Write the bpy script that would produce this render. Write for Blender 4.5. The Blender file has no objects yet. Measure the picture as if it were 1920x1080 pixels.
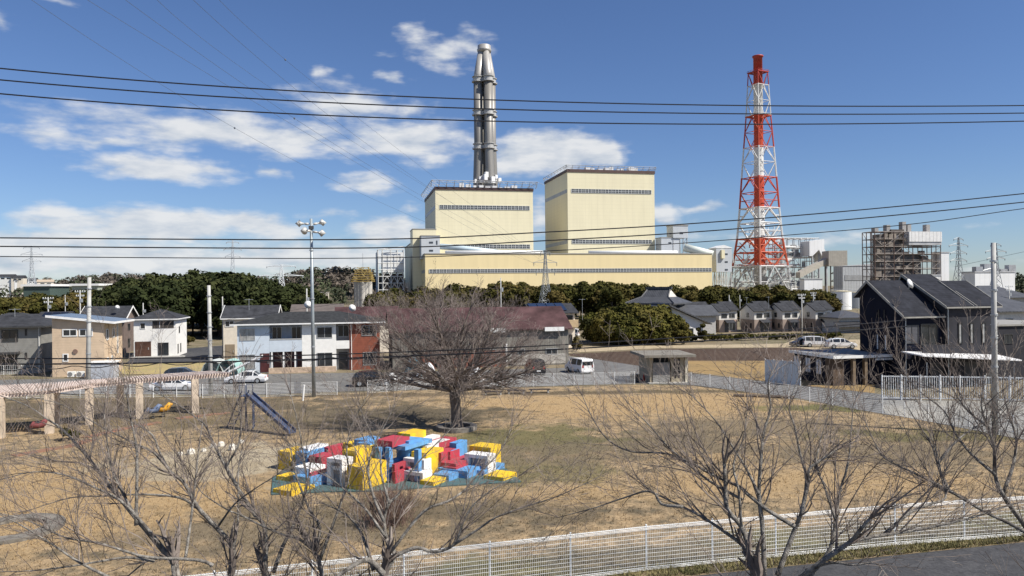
import bpy, math, random
from mathutils import Vector, Matrix
R = math.radians
scene = bpy.context.scene
COL = scene.collection
rng = random.Random(7)

# ------------------------------------------------------------ camera, light
F, CX, CY, H, ROLL = 1400.0, 960.0, 540.0, 11.0, 0.010
cam_d = bpy.data.cameras.new('camera'); cam = bpy.data.objects.new('camera', cam_d); COL.objects.link(cam)
cam_d.sensor_width = 36; cam_d.lens = 36*F/1920; cam_d.clip_start = .1; cam_d.clip_end = 20000
cam.matrix_world = Matrix(((math.cos(ROLL), math.sin(ROLL), 0, 0), (0, 0, -1, 0), (-math.sin(ROLL), math.cos(ROLL), 0, H), (0, 0, 0, 1)))
scene.camera = cam
SUN_AZ, SUN_EL = 66, 48
world = bpy.data.worlds.new("World"); scene.world = world; world.use_nodes = True
sun_d = bpy.data.lights.new('sun', 'SUN'); sun_d.energy = 4.6; sun_d.angle = R(.5); sun_d.color = (1, .94, .85)
sun = bpy.data.objects.new('sun', sun_d); COL.objects.link(sun)
sv = Vector((math.sin(R(SUN_AZ))*math.cos(R(SUN_EL)), -math.cos(R(SUN_AZ))*math.cos(R(SUN_EL)), math.sin(R(SUN_EL))))
sun.rotation_euler = sv.to_track_quat('Z', 'Y').to_euler(); sun.location = sv*300
vs = scene.view_settings
vs.view_transform = 'Standard'; vs.look = 'None'; vs.exposure = 0.6; vs.gamma = 1; vs.use_curve_mapping = False

def make_sky():
    nt = world.node_tree; N = nt.nodes; L = nt.links; N.clear()
    out = N.new('ShaderNodeOutputWorld'); bg = N.new('ShaderNodeBackground'); bg.inputs[1].default_value = .065
    sky = N.new('ShaderNodeTexSky'); sky.sky_type = 'NISHITA'; sky.sun_disc = False
    sky.sun_elevation = R(SUN_EL); sky.sun_rotation = R(180-SUN_AZ); sky.altitude = 20; sky.air_density = 1.0; sky.dust_density = .1; sky.ozone_density = 3.0
    def mth(op, a, b=None, clamp=False):
        n = N.new('ShaderNodeMath'); n.operation = op; n.use_clamp = clamp
        for i, v in enumerate((a, b)):
            if v is None: continue
            if isinstance(v, (int, float)): n.inputs[i].default_value = v
            else: L.new(v, n.inputs[i])
        return n.outputs[0]
    def vmt(op, a, b):
        n = N.new('ShaderNodeVectorMath'); n.operation = op
        for i, v in enumerate((a, b)):
            if v is None: continue
            if isinstance(v, tuple): n.inputs[i].default_value = v
            else: L.new(v, n.inputs[i])
        return n
    tc = N.new('ShaderNodeTexCoord'); sep = N.new('ShaderNodeSeparateXYZ'); L.new(tc.outputs['Generated'], sep.inputs[0])
    az = mth('MULTIPLY', mth('ARCTAN2', sep.outputs[0], sep.outputs[1]), 57.2958)
    el = mth('MULTIPLY', mth('ARCSINE', sep.outputs[2]), 57.2958)
    com = N.new('ShaderNodeCombineXYZ'); L.new(az, com.inputs[0]); L.new(el, com.inputs[1])
    # warp the outline
    wn = N.new('ShaderNodeTexNoise'); wn.inputs['Scale'].default_value = .33; wn.inputs['Detail'].default_value = 3
    L.new(com.outputs[0], wn.inputs['Vector'])
    wv = vmt('MULTIPLY', vmt('SUBTRACT', wn.outputs['Color'], (.5, .5, .5)).outputs[0], (5.0, 1.6, 0)).outputs[0]
    pos = vmt('ADD', com.outputs[0], wv).outputs[0]
    clouds = [(470,250,400,38,.92),(180,262,210,18,.7),(760,262,150,44,1),(640,195,110,36,.75),(735,150,36,16,.8),(300,314,150,28,1),(235,322,70,18,.8),(380,318,70,18,.8),
        (510,321,36,12,.75),(680,343,66,20,.85),(825,98,66,30,.8),(782,60,36,20,.6),(875,88,46,30,.7),(1050,284,112,40,1.5),(960,296,80,32,1.2),(1110,292,60,26,1.3),
        (300,425,230,36,1.35),(90,450,190,32,1.1),(460,424,120,24,1.1),(200,488,440,34,1.2),(600,480,280,30,1.05),(725,430,90,28,1.3),(1248,404,36,28,.9),
        (1005,410,36,40,.8),(1320,383,60,9,.6),(1500,446,240,16,.55),(1800,505,160,12,.4),(0,42,30,18,.5),(90,2,46,9,.6),(765,205,50,24,.6),
        (600,135,24,12,.5),(705,98,40,12,.45),(1240,455,90,16,.5),(620,402,50,12,.5),(780,385,30,16,.6)]
    # and the rest of the sky, out of the frame
    field = None
    def blob(a, e, ra, re, s):
        d = vmt('MULTIPLY', vmt('SUBTRACT', pos, (a, e, 0)).outputs[0], (1/ra, 1/re, 0)).outputs[0]
        ln = N.new('ShaderNodeVectorMath'); ln.operation = 'LENGTH'; L.new(d, ln.inputs[0])
        return mth('MULTIPLY', mth('SUBTRACT', 1.25, ln.outputs['Value']), s)
    for (x, y, rx, ry, s) in clouds:
        dx = x-CX; dy = CY-y
        X = dx*math.cos(ROLL)+dy*math.sin(ROLL); Z = -dx*math.sin(ROLL)+dy*math.cos(ROLL)
        a = math.degrees(math.atan2(X, F)); e = math.degrees(math.atan2(Z, math.hypot(F, X)))
        k = math.degrees(1/F)*math.cos(R(a))
        b = blob(a, e, rx*k*1.0, ry*k*1.05, s)
        field = b if field is None else mth('MAXIMUM', field, b)
    for (a, e, ra, re, s) in [(70,12,18,5,1),(110,25,26,7,1),(-80,15,22,5,1),(180,20,40,7,1),(-130,30,26,8,1)]:
        field = mth('MAXIMUM', field, blob(a, e, ra, re, s))
    sc = vmt('MULTIPLY', com.outputs[0], (.42, 1.35, 1)).outputs[0]
    n1 = N.new('ShaderNodeTexNoise'); n1.inputs['Scale'].default_value = .62; n1.inputs['Detail'].default_value = 9; n1.inputs['Roughness'].default_value = .54
    L.new(sc, n1.inputs['Vector'])
    n2 = N.new('ShaderNodeTexNoise'); n2.inputs['Scale'].default_value = .62; n2.inputs['Detail'].default_value = 5; n2.inputs['Roughness'].default_value = .55
    L.new(vmt('ADD', sc, (.35, .85, 0)).outputs[0], n2.inputs['Vector'])
    f2 = mth('ADD', mth('MULTIPLY', field, 1.0), mth('MULTIPLY', mth('SUBTRACT', n1.outputs['Fac'], .5), 2.0))
    mr = N.new('ShaderNodeMapRange'); mr.interpolation_type = 'SMOOTHSTEP'
    L.new(f2, mr.inputs[0]); mr.inputs[1].default_value = .1; mr.inputs[2].default_value = .98; mr.inputs[3].default_value = 0; mr.inputs[4].default_value = .92
    dens = mr.outputs[0]
    lit = mth('ADD', mth('MULTIPLY', mth('SUBTRACT', n1.outputs['Fac'], n2.outputs['Fac']), 2.4), .7, True)
    cc = N.new('ShaderNodeMix'); cc.data_type = 'RGBA'; L.new(lit, cc.inputs[0])
    cc.inputs[6].default_value = (4.9, 5.6, 6.6, 1); cc.inputs[7].default_value = (8.3, 8.4, 8.5, 1)
    mx = N.new('ShaderNodeMix'); mx.data_type = 'RGBA'
    tint = N.new('ShaderNodeMix'); tint.data_type = 'RGBA'; tint.blend_type = 'MULTIPLY'; tint.inputs[0].default_value = 1
    L.new(sky.outputs[0], tint.inputs[6]); tint.inputs[7].default_value = (.71, .82, 1.06, 1)
    L.new(dens, mx.inputs[0]); L.new(tint.outputs[2], mx.inputs[6]); L.new(cc.outputs[2], mx.inputs[7])
    L.new(mx.outputs[2], bg.inputs[0]); L.new(bg.outputs[0], out.inputs[0])
make_sky()

# ------------------------------------------------------------ pixel <-> place
def lv(px, py):
    dx = px-CX; dy = CY-py
    return dx*math.cos(ROLL)+dy*math.sin(ROLL), -dx*math.sin(ROLL)+dy*math.cos(ROLL)
def at(px, py, Y):
    x, z = lv(px, py); return Vector((x/F*Y, Y, H+z/F*Y))
def onz(px, py, z):
    x, q = lv(px, py); Y = (z-H)*F/q; return Vector((x/F*Y, Y, z))
def G(px, py): return onz(px, py, 0)
def hz(px, py, Y): return at(px, py, Y).z
YAW = R(12)
def wid(p0, k_px, k_py, yaw=YAW):
    k = lv(k_px, k_py)[0]/F; return (k*p0.y-p0.x)/(math.cos(yaw)-k*math.sin(yaw))
def dep(p0, k_px, k_py, yaw=YAW):
    k = lv(k_px, k_py)[0]/F; return (p0.x-k*p0.y)/(math.sin(yaw)+k*math.cos(yaw))

# ------------------------------------------------------------ mesh builder
class MB:
    def __init__(s): s.v = []; s.f = []
    def poly(s, pts):
        n = len(s.v); s.v += [tuple(p) for p in pts]; s.f.append(tuple(range(n, n+len(pts)))); return s
    def box(s, x0, y0, z0, x1, y1, z1):
        n = len(s.v)
        s.v += [(x0,y0,z0),(x1,y0,z0),(x1,y1,z0),(x0,y1,z0),(x0,y0,z1),(x1,y0,z1),(x1,y1,z1),(x0,y1,z1)]
        s.f += [tuple(n+i for i in q) for q in ((3,2,1,0),(4,5,6,7),(0,1,5,4),(1,2,6,5),(2,3,7,6),(3,0,4,7))]; return s
    def obox(s, c, a, b, d):
        c = Vector(c); a = Vector(a); b = Vector(b); d = Vector(d); n = len(s.v)
        for w in (-1, 1):
            for (i, j) in ((-1,-1),(1,-1),(1,1),(-1,1)): s.v.append(tuple(c+a*i+b*j+d*w))
        s.f += [tuple(n+i for i in q) for q in ((3,2,1,0),(4,5,6,7),(0,1,5,4),(1,2,6,5),(2,3,7,6),(3,0,4,7))]; return s
    def ext(s, pts, vec):
        n = len(s.v); k = len(pts); vec = Vector(vec)
        s.v += [tuple(p) for p in pts]+[tuple(Vector(p)+vec) for p in pts]
        s.f.append(tuple(range(n+k-1, n-1, -1))); s.f.append(tuple(range(n+k, n+2*k)))
        for i in range(k):
            j = (i+1) % k; s.f.append((n+i, n+j, n+k+j, n+k+i))
        return s
    def tube(s, pts, rad, n=4, cap=True):
        pts = [Vector(p) for p in pts]
        if not isinstance(rad, (list, tuple)): rad = [rad]*len(pts)
        base = len(s.v); a = None
        for i, p in enumerate(pts):
            d = (pts[min(i+1, len(pts)-1)]-pts[max(i-1, 0)])
            if d.length < 1e-9: d = Vector((0, 0, 1))
            d.normalize()
            if a is None: a = d.orthogonal().normalized()
            else:
                a = a-d*a.dot(d)
                a = a.normalized() if a.length > 1e-6 else d.orthogonal().normalized()
            b = d.cross(a)
            for k in range(n):
                t = 2*math.pi*(k+.5)/n
                s.v.append(tuple(p+(a*math.cos(t)+b*math.sin(t))*rad[i]))
        for i in range(len(pts)-1):
            for k in range(n):
                j = (k+1) % n; o = base+i*n
                s.f.append((o+k, o+j, o+n+j, o+n+k))
        if cap and n > 2:
            s.f.append(tuple(base+k for k in range(n-1, -1, -1))); e = base+(len(pts)-1)*n; s.f.append(tuple(e+k for k in range(n)))
        return s
    def parts(s, name, mat, parent, smooth=False):
        """every connected piece as a part of its own"""
        par = list(range(len(s.v)))
        def fd(a):
            while par[a] != a: par[a] = par[par[a]]; a = par[a]
            return a
        for f in s.f:
            for q in f[1:]: par[fd(q)] = fd(f[0])
        grp = {}
        for f in s.f: grp.setdefault(fd(f[0]), []).append(f)
        res = []
        for fs in grp.values():
            m = MB(); idx = {}
            for f in fs:
                for q in f:
                    if q not in idx: idx[q] = len(m.v); m.v.append(s.v[q])
                m.f.append(tuple(idx[q] for q in f))
            res.append(m.build(name, mat, parent, smooth))
        return res
    def bar(s, p, q, r, n=4, r2=None): return s.tube([p, q], [r, r if r2 is None else r2], n)
    def lathe(s, prof, c=(0, 0, 0), n=24, axis=Vector((0, 0, 1))):
        return s.tube([Vector(c)+axis*z for r, z in prof], [r for r, z in prof], n)
    def build(s, name, mat, parent=None, smooth=False, loc=None, rotz=0):
        me = bpy.data.meshes.new(name); me.from_pydata(s.v, [], s.f)
        if mat is not None: me.materials.append(mat)
        if smooth:
            me.polygons.foreach_set('use_smooth', [True]*len(me.polygons))
        me.update()
        o = bpy.data.objects.new(name, me); COL.objects.link(o)
        if parent is not None: o.parent = parent
        if loc is not None: o.location = loc
        if rotz: o.rotation_euler = (0, 0, rotz)
        return o
def tag(o, label, cat, group=None, kind=None):
    if label: o['label'] = label
    if cat: o['category'] = cat
    if group: o['group'] = group
    if kind: o['kind'] = kind
    return o
def thing(name, loc, label, cat, rotz=0, group=None):
    o = bpy.data.objects.new(name, None); COL.objects.link(o); o.empty_display_size = .3
    o.location = loc; o.rotation_euler = (0, 0, rotz); return tag(o, label, cat, group)
def copy_tree(o, parent=None):
    c = o.copy(); COL.objects.link(c)
    if parent is not None: c.parent = parent
    for ch in list(o.children): copy_tree(ch, c)
    return c
def struct(o): o['kind'] = 'structure'; return o

# ------------------------------------------------------------ materials
MATS = {}
def M(name, rgb, rough=.7, var=.12, scale=2.0, bump=0.0, metal=0.0, spec=.4, rand=0.0, streak=False, alpha2=None, detail=5):
    if name in MATS: return MATS[name]
    m = bpy.data.materials.new(name); m.use_nodes = True; MATS[name] = m
    nt = m.node_tree; N = nt.nodes; L = nt.links; b = N['Principled BSDF']
    b.inputs['Roughness'].default_value = rough; b.inputs['Metallic'].default_value = metal; b.inputs['Specular IOR Level'].default_value = spec
    tc = N.new('ShaderNodeTexCoord'); mp = N.new('ShaderNodeMapping'); L.new(tc.outputs['Object'], mp.inputs[0])
    if streak: mp.inputs['Scale'].default_value = (1, 1, .12)
    nz = N.new('ShaderNodeTexNoise'); nz.inputs['Scale'].default_value = scale; nz.inputs['Detail'].default_value = detail; nz.inputs['Roughness'].default_value = .6
    L.new(mp.outputs[0], nz.inputs['Vector'])
    mx = N.new('ShaderNodeMix'); mx.data_type = 'RGBA'
    lo = tuple(max(0, c*(1-var*1.6)) for c in rgb) if alpha2 is None else alpha2
    hi = tuple(min(1, c*(1+var*1.2)) for c in rgb)
    mr = N.new('ShaderNodeMapRange'); L.new(nz.outputs['Fac'], mr.inputs[0]); mr.inputs[1].default_value = .3; mr.inputs[2].default_value = .7
    L.new(mr.outputs[0], mx.inputs[0]); mx.inputs[6].default_value = lo+(1,); mx.inputs[7].default_value = hi+(1,)
    col = mx.outputs[2]
    if rand:
        oi = N.new('ShaderNodeObjectInfo'); hs = N.new('ShaderNodeHueSaturation')
        r1 = N.new('ShaderNodeMapRange'); L.new(oi.outputs['Random'], r1.inputs[0]); r1.inputs[3].default_value = 1-rand; r1.inputs[4].default_value = 1+rand
        r2 = N.new('ShaderNodeMapRange'); L.new(oi.outputs['Random'], r2.inputs[0]); r2.inputs[3].default_value = .5+rand*.07; r2.inputs[4].default_value = .5-rand*.07
        L.new(r1.outputs[0], hs.inputs['Value']); L.new(r2.outputs[0], hs.inputs['Hue']); L.new(col, hs.inputs['Color']); col = hs.outputs[0]
    L.new(col, b.inputs['Base Color'])
    if bump:
        bp = N.new('ShaderNodeBump'); bp.inputs['Strength'].default_value = bump; bp.inputs['Distance'].default_value = .05
        n2 = N.new('ShaderNodeTexNoise'); n2.inputs['Scale'].default_value = scale*6; n2.inputs['Detail'].default_value = 4
        L.new(tc.outputs['Object'], n2.inputs['Vector']); L.new(n2.outputs['Fac'], bp.inputs['Height']); L.new(bp.outputs[0], b.inputs['Normal'])
    return m
def Mline(name, rgb, dark=.75, sx=0, sz=0, wx=.06, wz=.06, rough=.6, var=.08, scale=.5, spec=.3, diag=True, streak=False):
    """material with regular joints: every sx metres along the wall and sz metres up"""
    if name in MATS: return MATS[name]
    m = M(name, rgb, rough, var, scale, spec=spec, streak=streak); nt = m.node_tree; N = nt.nodes; L = nt.links; b = N['Principled BSDF']
    src = b.inputs['Base Color'].links[0].from_socket
    tc = N.new('ShaderNodeTexCoord'); sp = N.new('ShaderNodeSeparateXYZ'); L.new(tc.outputs['Object'], sp.inputs[0])
    def mth(op, a, bb):
        n = N.new('ShaderNodeMath'); n.operation = op
        for i, v in enumerate((a, bb)):
            if isinstance(v, (int, float)): n.inputs[i].default_value = v
            else: L.new(v, n.inputs[i])
        return n.outputs[0]
    xy = mth('ADD', sp.outputs[0], sp.outputs[1])
    fac = None
    for (c, st, w) in ((xy, sx, wx), (sp.outputs[2], sz, wz)):
        if not st: continue
        q = mth('LESS_THAN', mth('FRACT', mth('ADD', mth('DIVIDE', c, st), 1000.0), 0), w)
        fac = q if fac is None else mth('MAXIMUM', fac, q)
    mx = N.new('ShaderNodeMix'); mx.data_type = 'RGBA'; mx.blend_type = 'MULTIPLY'
    L.new(fac, mx.inputs[0]); L.new(src, mx.inputs[6]); mx.inputs[7].default_value = (dark, dark, dark, 1)
    L.new(mx.outputs[2], b.inputs['Base Color']); return m
def Mband(name, zs, cols, rough=.5):
    """paint in bands up the height of a mast; zs ascending, cols one longer"""
    m = M(name, (.5, .5, .5), rough, .1, .3); nt = m.node_tree; N = nt.nodes; L = nt.links; b = N['Principled BSDF']
    tc = N.new('ShaderNodeTexCoord'); sp = N.new('ShaderNodeSeparateXYZ'); L.new(tc.outputs['Object'], sp.inputs[0])
    dv = N.new('ShaderNodeMath'); dv.operation = 'DIVIDE'; L.new(sp.outputs[2], dv.inputs[0]); dv.inputs[1].default_value = 220
    rp = N.new('ShaderNodeValToRGB'); rp.color_ramp.interpolation = 'CONSTANT'; e = rp.color_ramp.elements
    e[0].position = 0; e[0].color = cols[0]+(1,); e[1].position = zs[0]/220; e[1].color = cols[1]+(1,)
    for z, c in zip(zs[1:], cols[2:]):
        q = e.new(z/220); q.color = c+(1,)
    L.new(dv.outputs[0], rp.inputs[0])
    nz = N.new('ShaderNodeTexNoise'); nz.inputs['Scale'].default_value = .25; nz.inputs['Detail'].default_value = 6; L.new(tc.outputs['Object'], nz.inputs['Vector'])
    mr = N.new('ShaderNodeMapRange'); L.new(nz.outputs['Fac'], mr.inputs[0]); mr.inputs[1].default_value = .3; mr.inputs[2].default_value = .7; mr.inputs[3].default_value = .78; mr.inputs[4].default_value = 1.0
    mx = N.new('ShaderNodeMix'); mx.data_type = 'RGBA'; mx.blend_type = 'MULTIPLY'; mx.inputs[0].default_value = 1
    L.new(rp.outputs[0], mx.inputs[6]); L.new(mr.outputs[0], mx.inputs[7]); L.new(mx.outputs[2], b.inputs['Base Color']); return m
def Mground(name, cols, scales, patches=(), rough=.95, bump=.6, stripes=None):
    """ground cover: colours mixed by noise at several scales, plus named patches (x, y, rx, ry, colour, strength)"""
    m = bpy.data.materials.new(name); m.use_nodes = True; MATS[name] = m
    nt = m.node_tree; N = nt.nodes; L = nt.links; b = N['Principled BSDF']; b.inputs['Roughness'].default_value = rough; b.inputs['Specular IOR Level'].default_value = .15
    tc = N.new('ShaderNodeTexCoord')
    def noise(s, d=6, r=.6, vec=None):
        n = N.new('ShaderNodeTexNoise'); n.inputs['Scale'].default_value = s; n.inputs['Detail'].default_value = d; n.inputs['Roughness'].default_value = r
        L.new(vec or tc.outputs['Object'], n.inputs['Vector']); return n.outputs['Fac']
    def rng_(v, a, b_, c=0, d=1):
        n = N.new('ShaderNodeMapRange'); L.new(v, n.inputs[0]); n.inputs[1].default_value = a; n.inputs[2].default_value = b_; n.inputs[3].default_value = c; n.inputs[4].default_value = d; return n.outputs[0]
    def mix(f, a, c, bt='MIX'):
        n = N.new('ShaderNodeMix'); n.data_type = 'RGBA'; n.blend_type = bt
        if isinstance(f, float): n.inputs[0].default_value = f
        else: L.new(f, n.inputs[0])
        for i, v in ((6, a), (7, c)):
            if isinstance(v, tuple): n.inputs[i].default_value = v+(1,)
            else: L.new(v, n.inputs[i])
        return n.outputs[2]
    col = cols[0]
    for i, c in enumerate(cols[1:]):
        col = mix(rng_(noise(scales[i]), .42, .62), col, c)
    edge = noise(.35, 5)
    for (x, y, rx, ry, c, s) in patches:
        v = N.new('ShaderNodeVectorMath'); v.operation = 'SUBTRACT'; L.new(tc.outputs['Object'], v.inputs[0]); v.inputs[1].default_value = (x, y, 0)
        v2 = N.new('ShaderNodeVectorMath'); v2.operation = 'MULTIPLY'; L.new(v.outputs[0], v2.inputs[0]); v2.inputs[1].default_value = (1/rx, 1/ry, 0)
        ln = N.new('ShaderNodeVectorMath'); ln.operation = 'LENGTH'; L.new(v2.outputs[0], ln.inputs[0])
        ad = N.new('ShaderNodeMath'); ad.operation = 'ADD'; L.new(ln.outputs['Value'], ad.inputs[0]); L.new(rng_(edge, .3, .7, -.6, .6), ad.inputs[1])
        col = mix(rng_(ad.outputs[0], .65, 1.15, s, 0), col, c)
    if stripes:
        sc, ang, c, s = stripes
        mp = N.new('ShaderNodeMapping'); mp.inputs['Rotation'].default_value = (0, 0, ang); L.new(tc.outputs['Object'], mp.inputs[0])
        w = N.new('ShaderNodeTexWave'); w.inputs['Scale'].default_value = sc; w.inputs['Distortion'].default_value = 2.5; w.inputs['Detail'].default_value = 3; L.new(mp.outputs[0], w.inputs['Vector'])
        col = mix(rng_(w.outputs['Fac'], .2, .8, 0, s), col, c)
    fine = noise(7, 4, .7)
    col = mix(1.0, col, rng_(fine, .25, .75, .62, 1.25), 'MULTIPLY')
    L.new(col, b.inputs['Base Color'])
    bp = N.new('ShaderNodeBump'); bp.inputs['Strength'].default_value = bump; bp.inputs['Distance'].default_value = .12
    L.new(noise(5, 6, .7), bp.inputs['Height']); L.new(bp.outputs[0], b.inputs['Normal'])
    return m
white = M('white_paint', (.75, .75, .73), .5, .06, 3)
off_white = M('off_white_siding', (.78, .77, .73), .7, .05, 2)
cream = M('cream_siding', (.66, .6, .5), .7, .06, 2)
galv = M('galvanised_steel', (.45, .47, .48), .45, .12, 3, metal=.5)
concrete = M('concrete', (.38, .37, .34), .85, .15, 1.5)
pole_mat = M('concrete_pole', (.42, .42, .4), .8, .12, 1.2)
dark_steel = M('dark_steel', (.06, .06, .065), .5, .2, 2)
black = M('black_rubber', (.012, .012, .013), .6, .2, 5)
glass = M('window_glass', (.025, .03, .035), .12, .3, .6, spec=.7)
pale_glass = M('curtained_glass', (.3, .3, .29), .2, .25, 1.5, spec=.6)
frame_white = M('white_frame', (.72, .72, .7), .5, .05, 3)
frame_dark = M('dark_frame', (.05, .05, .05), .5, .1, 3)
frame_silver = M('silver_frame', (.45, .45, .44), .4, .1, 3, metal=.4)
slate = Mline('slate_roof', (.045,.047,.053), .75, 0, .22, .1, .18, .85, .25, 1.2, .15)
navy = M('navy_siding', (.007, .009, .02), .7, .15, 1.0, spec=.12)
charcoal = M('charcoal_siding', (.038, .038, .044), .7, .12, 1.0, spec=.12)
timber_red = M('red_brown_siding', (.2, .055, .035), .7, .18, 2)

# ------------------------------------------------------------ ground, roads, fields
def sheet(name, pts, z, mat):
    return struct(MB().poly([(p[0], p[1], z) for p in pts]).build(name, mat))
def px_sheet(name, pix, z, mat): return sheet(name, [G(*p) for p in pix], z, mat)
gm = Mground('earth_ground', [(.2,.16,.1),(.11,.11,.055),(.24,.2,.14)], [.05,.4])
sheet('ground', [(-6000,-200),(6000,-200),(6000,9000),(-6000,9000)], 0, gm)
FA = Vector((5.1, 28.9, 0)); FB = Vector((16.0, 31.4, 0)); FD = (FB-FA).normalized(); FN = Vector((-FD.y, FD.x, 0))
FL = [Vector((-39.9, 15.9, 0)), Vector((-9.9, 24.56, 0)), FA, FB, Vector((22.5, 32.5, 0)), Vector((50, 36.5, 0))]   # near fence line
g1 = G(1005,835); g2 = G(440,865); g3 = G(1075,765); g4 = G(720,770); g5 = G(1500,750); g6 = G(250,740); g7 = G(870,975); g8 = G(1800,800); g9 = G(300,760)
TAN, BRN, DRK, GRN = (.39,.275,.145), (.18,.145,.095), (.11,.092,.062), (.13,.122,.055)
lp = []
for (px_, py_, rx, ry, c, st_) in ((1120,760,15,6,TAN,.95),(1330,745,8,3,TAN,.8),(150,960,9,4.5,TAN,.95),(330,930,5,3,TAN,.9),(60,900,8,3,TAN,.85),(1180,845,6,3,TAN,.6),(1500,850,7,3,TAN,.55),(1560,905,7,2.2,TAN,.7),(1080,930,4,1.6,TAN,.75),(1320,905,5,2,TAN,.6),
        (730,778,9,4.5,DRK,.85),(150,765,26,6,DRK,.8),(560,790,9,4,BRN,.7),(860,780,5,2.5,DRK,.6),(1250,830,7,3.5,BRN,.85),(1010,880,4,3,GRN,.6),(985,825,6,5,GRN,.75),(1060,850,5,3,BRN,.7),(1420,800,8,3,BRN,.7),(1700,850,9,3,BRN,.8),  # first dark patch paints the big tree's twig shadow into the lawn colour
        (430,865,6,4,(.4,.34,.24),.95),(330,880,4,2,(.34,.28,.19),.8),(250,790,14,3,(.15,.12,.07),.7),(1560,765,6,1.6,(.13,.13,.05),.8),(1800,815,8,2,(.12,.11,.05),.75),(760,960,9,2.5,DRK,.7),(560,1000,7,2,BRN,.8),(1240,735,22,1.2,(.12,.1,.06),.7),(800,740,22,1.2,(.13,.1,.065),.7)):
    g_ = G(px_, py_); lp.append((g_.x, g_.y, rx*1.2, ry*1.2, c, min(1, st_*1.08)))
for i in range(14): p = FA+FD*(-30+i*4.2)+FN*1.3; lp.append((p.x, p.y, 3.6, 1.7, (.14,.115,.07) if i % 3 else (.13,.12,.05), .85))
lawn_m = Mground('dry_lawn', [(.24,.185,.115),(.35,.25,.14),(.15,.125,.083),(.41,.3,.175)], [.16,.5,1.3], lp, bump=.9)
lawn = [Vector((-85, 3, 0))] + [p+Vector((-.05,.3,0)) for p in FL] + [G(*p) for p in ((2300,858),(1900,808),(1740,790),(1620,771),(1550,758),(1440,741),(1300,724),(1190,722),(980,728),(760,733),(500,744),(200,747),(0,750))] + [Vector((-110,72,0))]
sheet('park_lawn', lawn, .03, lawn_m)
asphalt = Mground('asphalt', [(.065,.066,.07),(.085,.085,.088),(.055,.056,.06)], [.3,2.0], bump=.25)
asphalt_old = Mground('worn_asphalt', [(.16,.16,.155),(.2,.195,.185),(.13,.13,.13)], [.15,1.2], bump=.2)
# near road, along the near fence
E = Vector((8.6, 28.7, 0)); ED = Vector((1, .225, 0)).normalized(); EN = Vector((-ED.y, ED.x, 0))
near = [E-ED*60, E+ED*60, E+ED*60-EN*22, E-ED*60-EN*22]
sheet('near_road', near, .02, asphalt)
vm = Mground('verge', [(.2,.15,.09),(.13,.115,.05),(.25,.19,.12)], [.5,1.7])
sheet('verge', [E-ED*70, E+ED*60, E+ED*60+EN*4, E-ED*20+EN*4, E-ED*70+EN*4], .025, vm)
px_sheet('far_road', [(-150,738),(-150,716),(230,708),(420,703),(760,698),(1060,690),(1065,668),(1110,673),(1220,689),(1300,701),(1450,718),(1640,738),(1920,784),(2300,830),(2300,850),(1920,812),(1660,778),(1490,746),(1300,723),(1195,719),(1000,725),(760,730),(500,740)], .035, asphalt_old)
px_sheet('parking_lot', [(400,737),(640,735),(1000,724),(1060,716),(1060,694),(760,701),(430,706)], .05, Mground('grey_gravel', [(.15,.148,.14),(.2,.19,.17),(.12,.12,.118)], [.12,1.5], bump=.3))
px_sheet('concrete_apron', [(1660,776),(1920,826),(2300,880),(2300,810),(1900,752),(1650,752)], .06, Mground('pale_concrete', [(.26,.255,.235),(.2,.2,.19),(.36,.345,.3)], [.3,.12], bump=.15))
px_sheet('ploughed_field', [(1066,664),(1250,655),(1490,652),(1640,668),(1640,700),(1440,677),(1290,677),(1290,696),(1215,689),(1070,667)], .04,
    Mground('ploughed_earth', [(.085,.06,.045),(.065,.046,.036),(.105,.075,.055)], [.1,.8], stripes=(.35, R(12), (.07,.045,.033), .6)))
px_sheet('straw_field', [(1290,696),(1290,677),(1440,677),(1640,700),(1640,738),(1450,717),(1300,700)], .045, Mground('straw', [(.32,.22,.1),(.25,.18,.09)], [.2]))
px_sheet('dirt_lot', [(1060,657),(1060,651),(1290,647.5),(1470,645),(1490,637),(1640,637),(1640,668),(1490,652),(1250,653),(1066,662)], .05, Mground('pale_dirt', [(.4,.33,.22),(.33,.27,.18),(.45,.37,.25)], [.2,1]))
px_sheet('vacant_lot', [(215,703),(235,682),(390,676),(410,700)], .05, Mground('yellow_grass', [(.4,.33,.14),(.3,.27,.12),(.36,.27,.16)], [.2,1]))
px_sheet('side_street', [(255,662),(420,648),(440,660),(400,678),(235,684)], .055, asphalt)

# tufts of dry grass over the lawn and the verge
def inside(poly, x, y):
    c = False; n = len(poly)
    for i in range(n):
        a = poly[i]; b = poly[i-1]
        if (a[1] > y) != (b[1] > y) and x < (b[0]-a[0])*(y-a[1])/(b[1]-a[1])+a[0]: c = not c
    return c
def tufts(name, label, n, sample, mat, hmin, hmax):
    mb = MB(); k = 0
    while k < n:
        p = sample()
        if p is None: continue
        k += 1; a = rng.uniform(0, 6.28); h = rng.uniform(hmin, hmax)*(1 if rng.random() < .93 else 1.8)
        for q in range(3):
            a += 2.1; w = Vector((math.cos(a), math.sin(a), 0)); l = w.orthogonal(); l = Vector((-w.y, w.x, 0))
            b = Vector((p[0], p[1], .02))+w*.03
            mb.poly([b-l*.018, b+l*.018, b+w*h*rng.uniform(.3, .9)+Vector((0, 0, h))])
    o = mb.build(name, mat); return tag(o, label, 'grass', None, 'stuff')
def lawn_pt():
    Y = 24+(rng.random()**1.6)*62; x = rng.uniform(-.75, .72)*Y
    return (x, Y) if inside(lawn, x, Y) and not inside(BLK, x, Y) else None
BLK = [G(500,885), G(505,940), G(700,925), G(960,905), G(930,870), G(700,845)]
tufts('dry_grass', 'short straw coloured winter grass tufts over the park lawn', 30000, lawn_pt, lawn_m, .05, .13)
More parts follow.
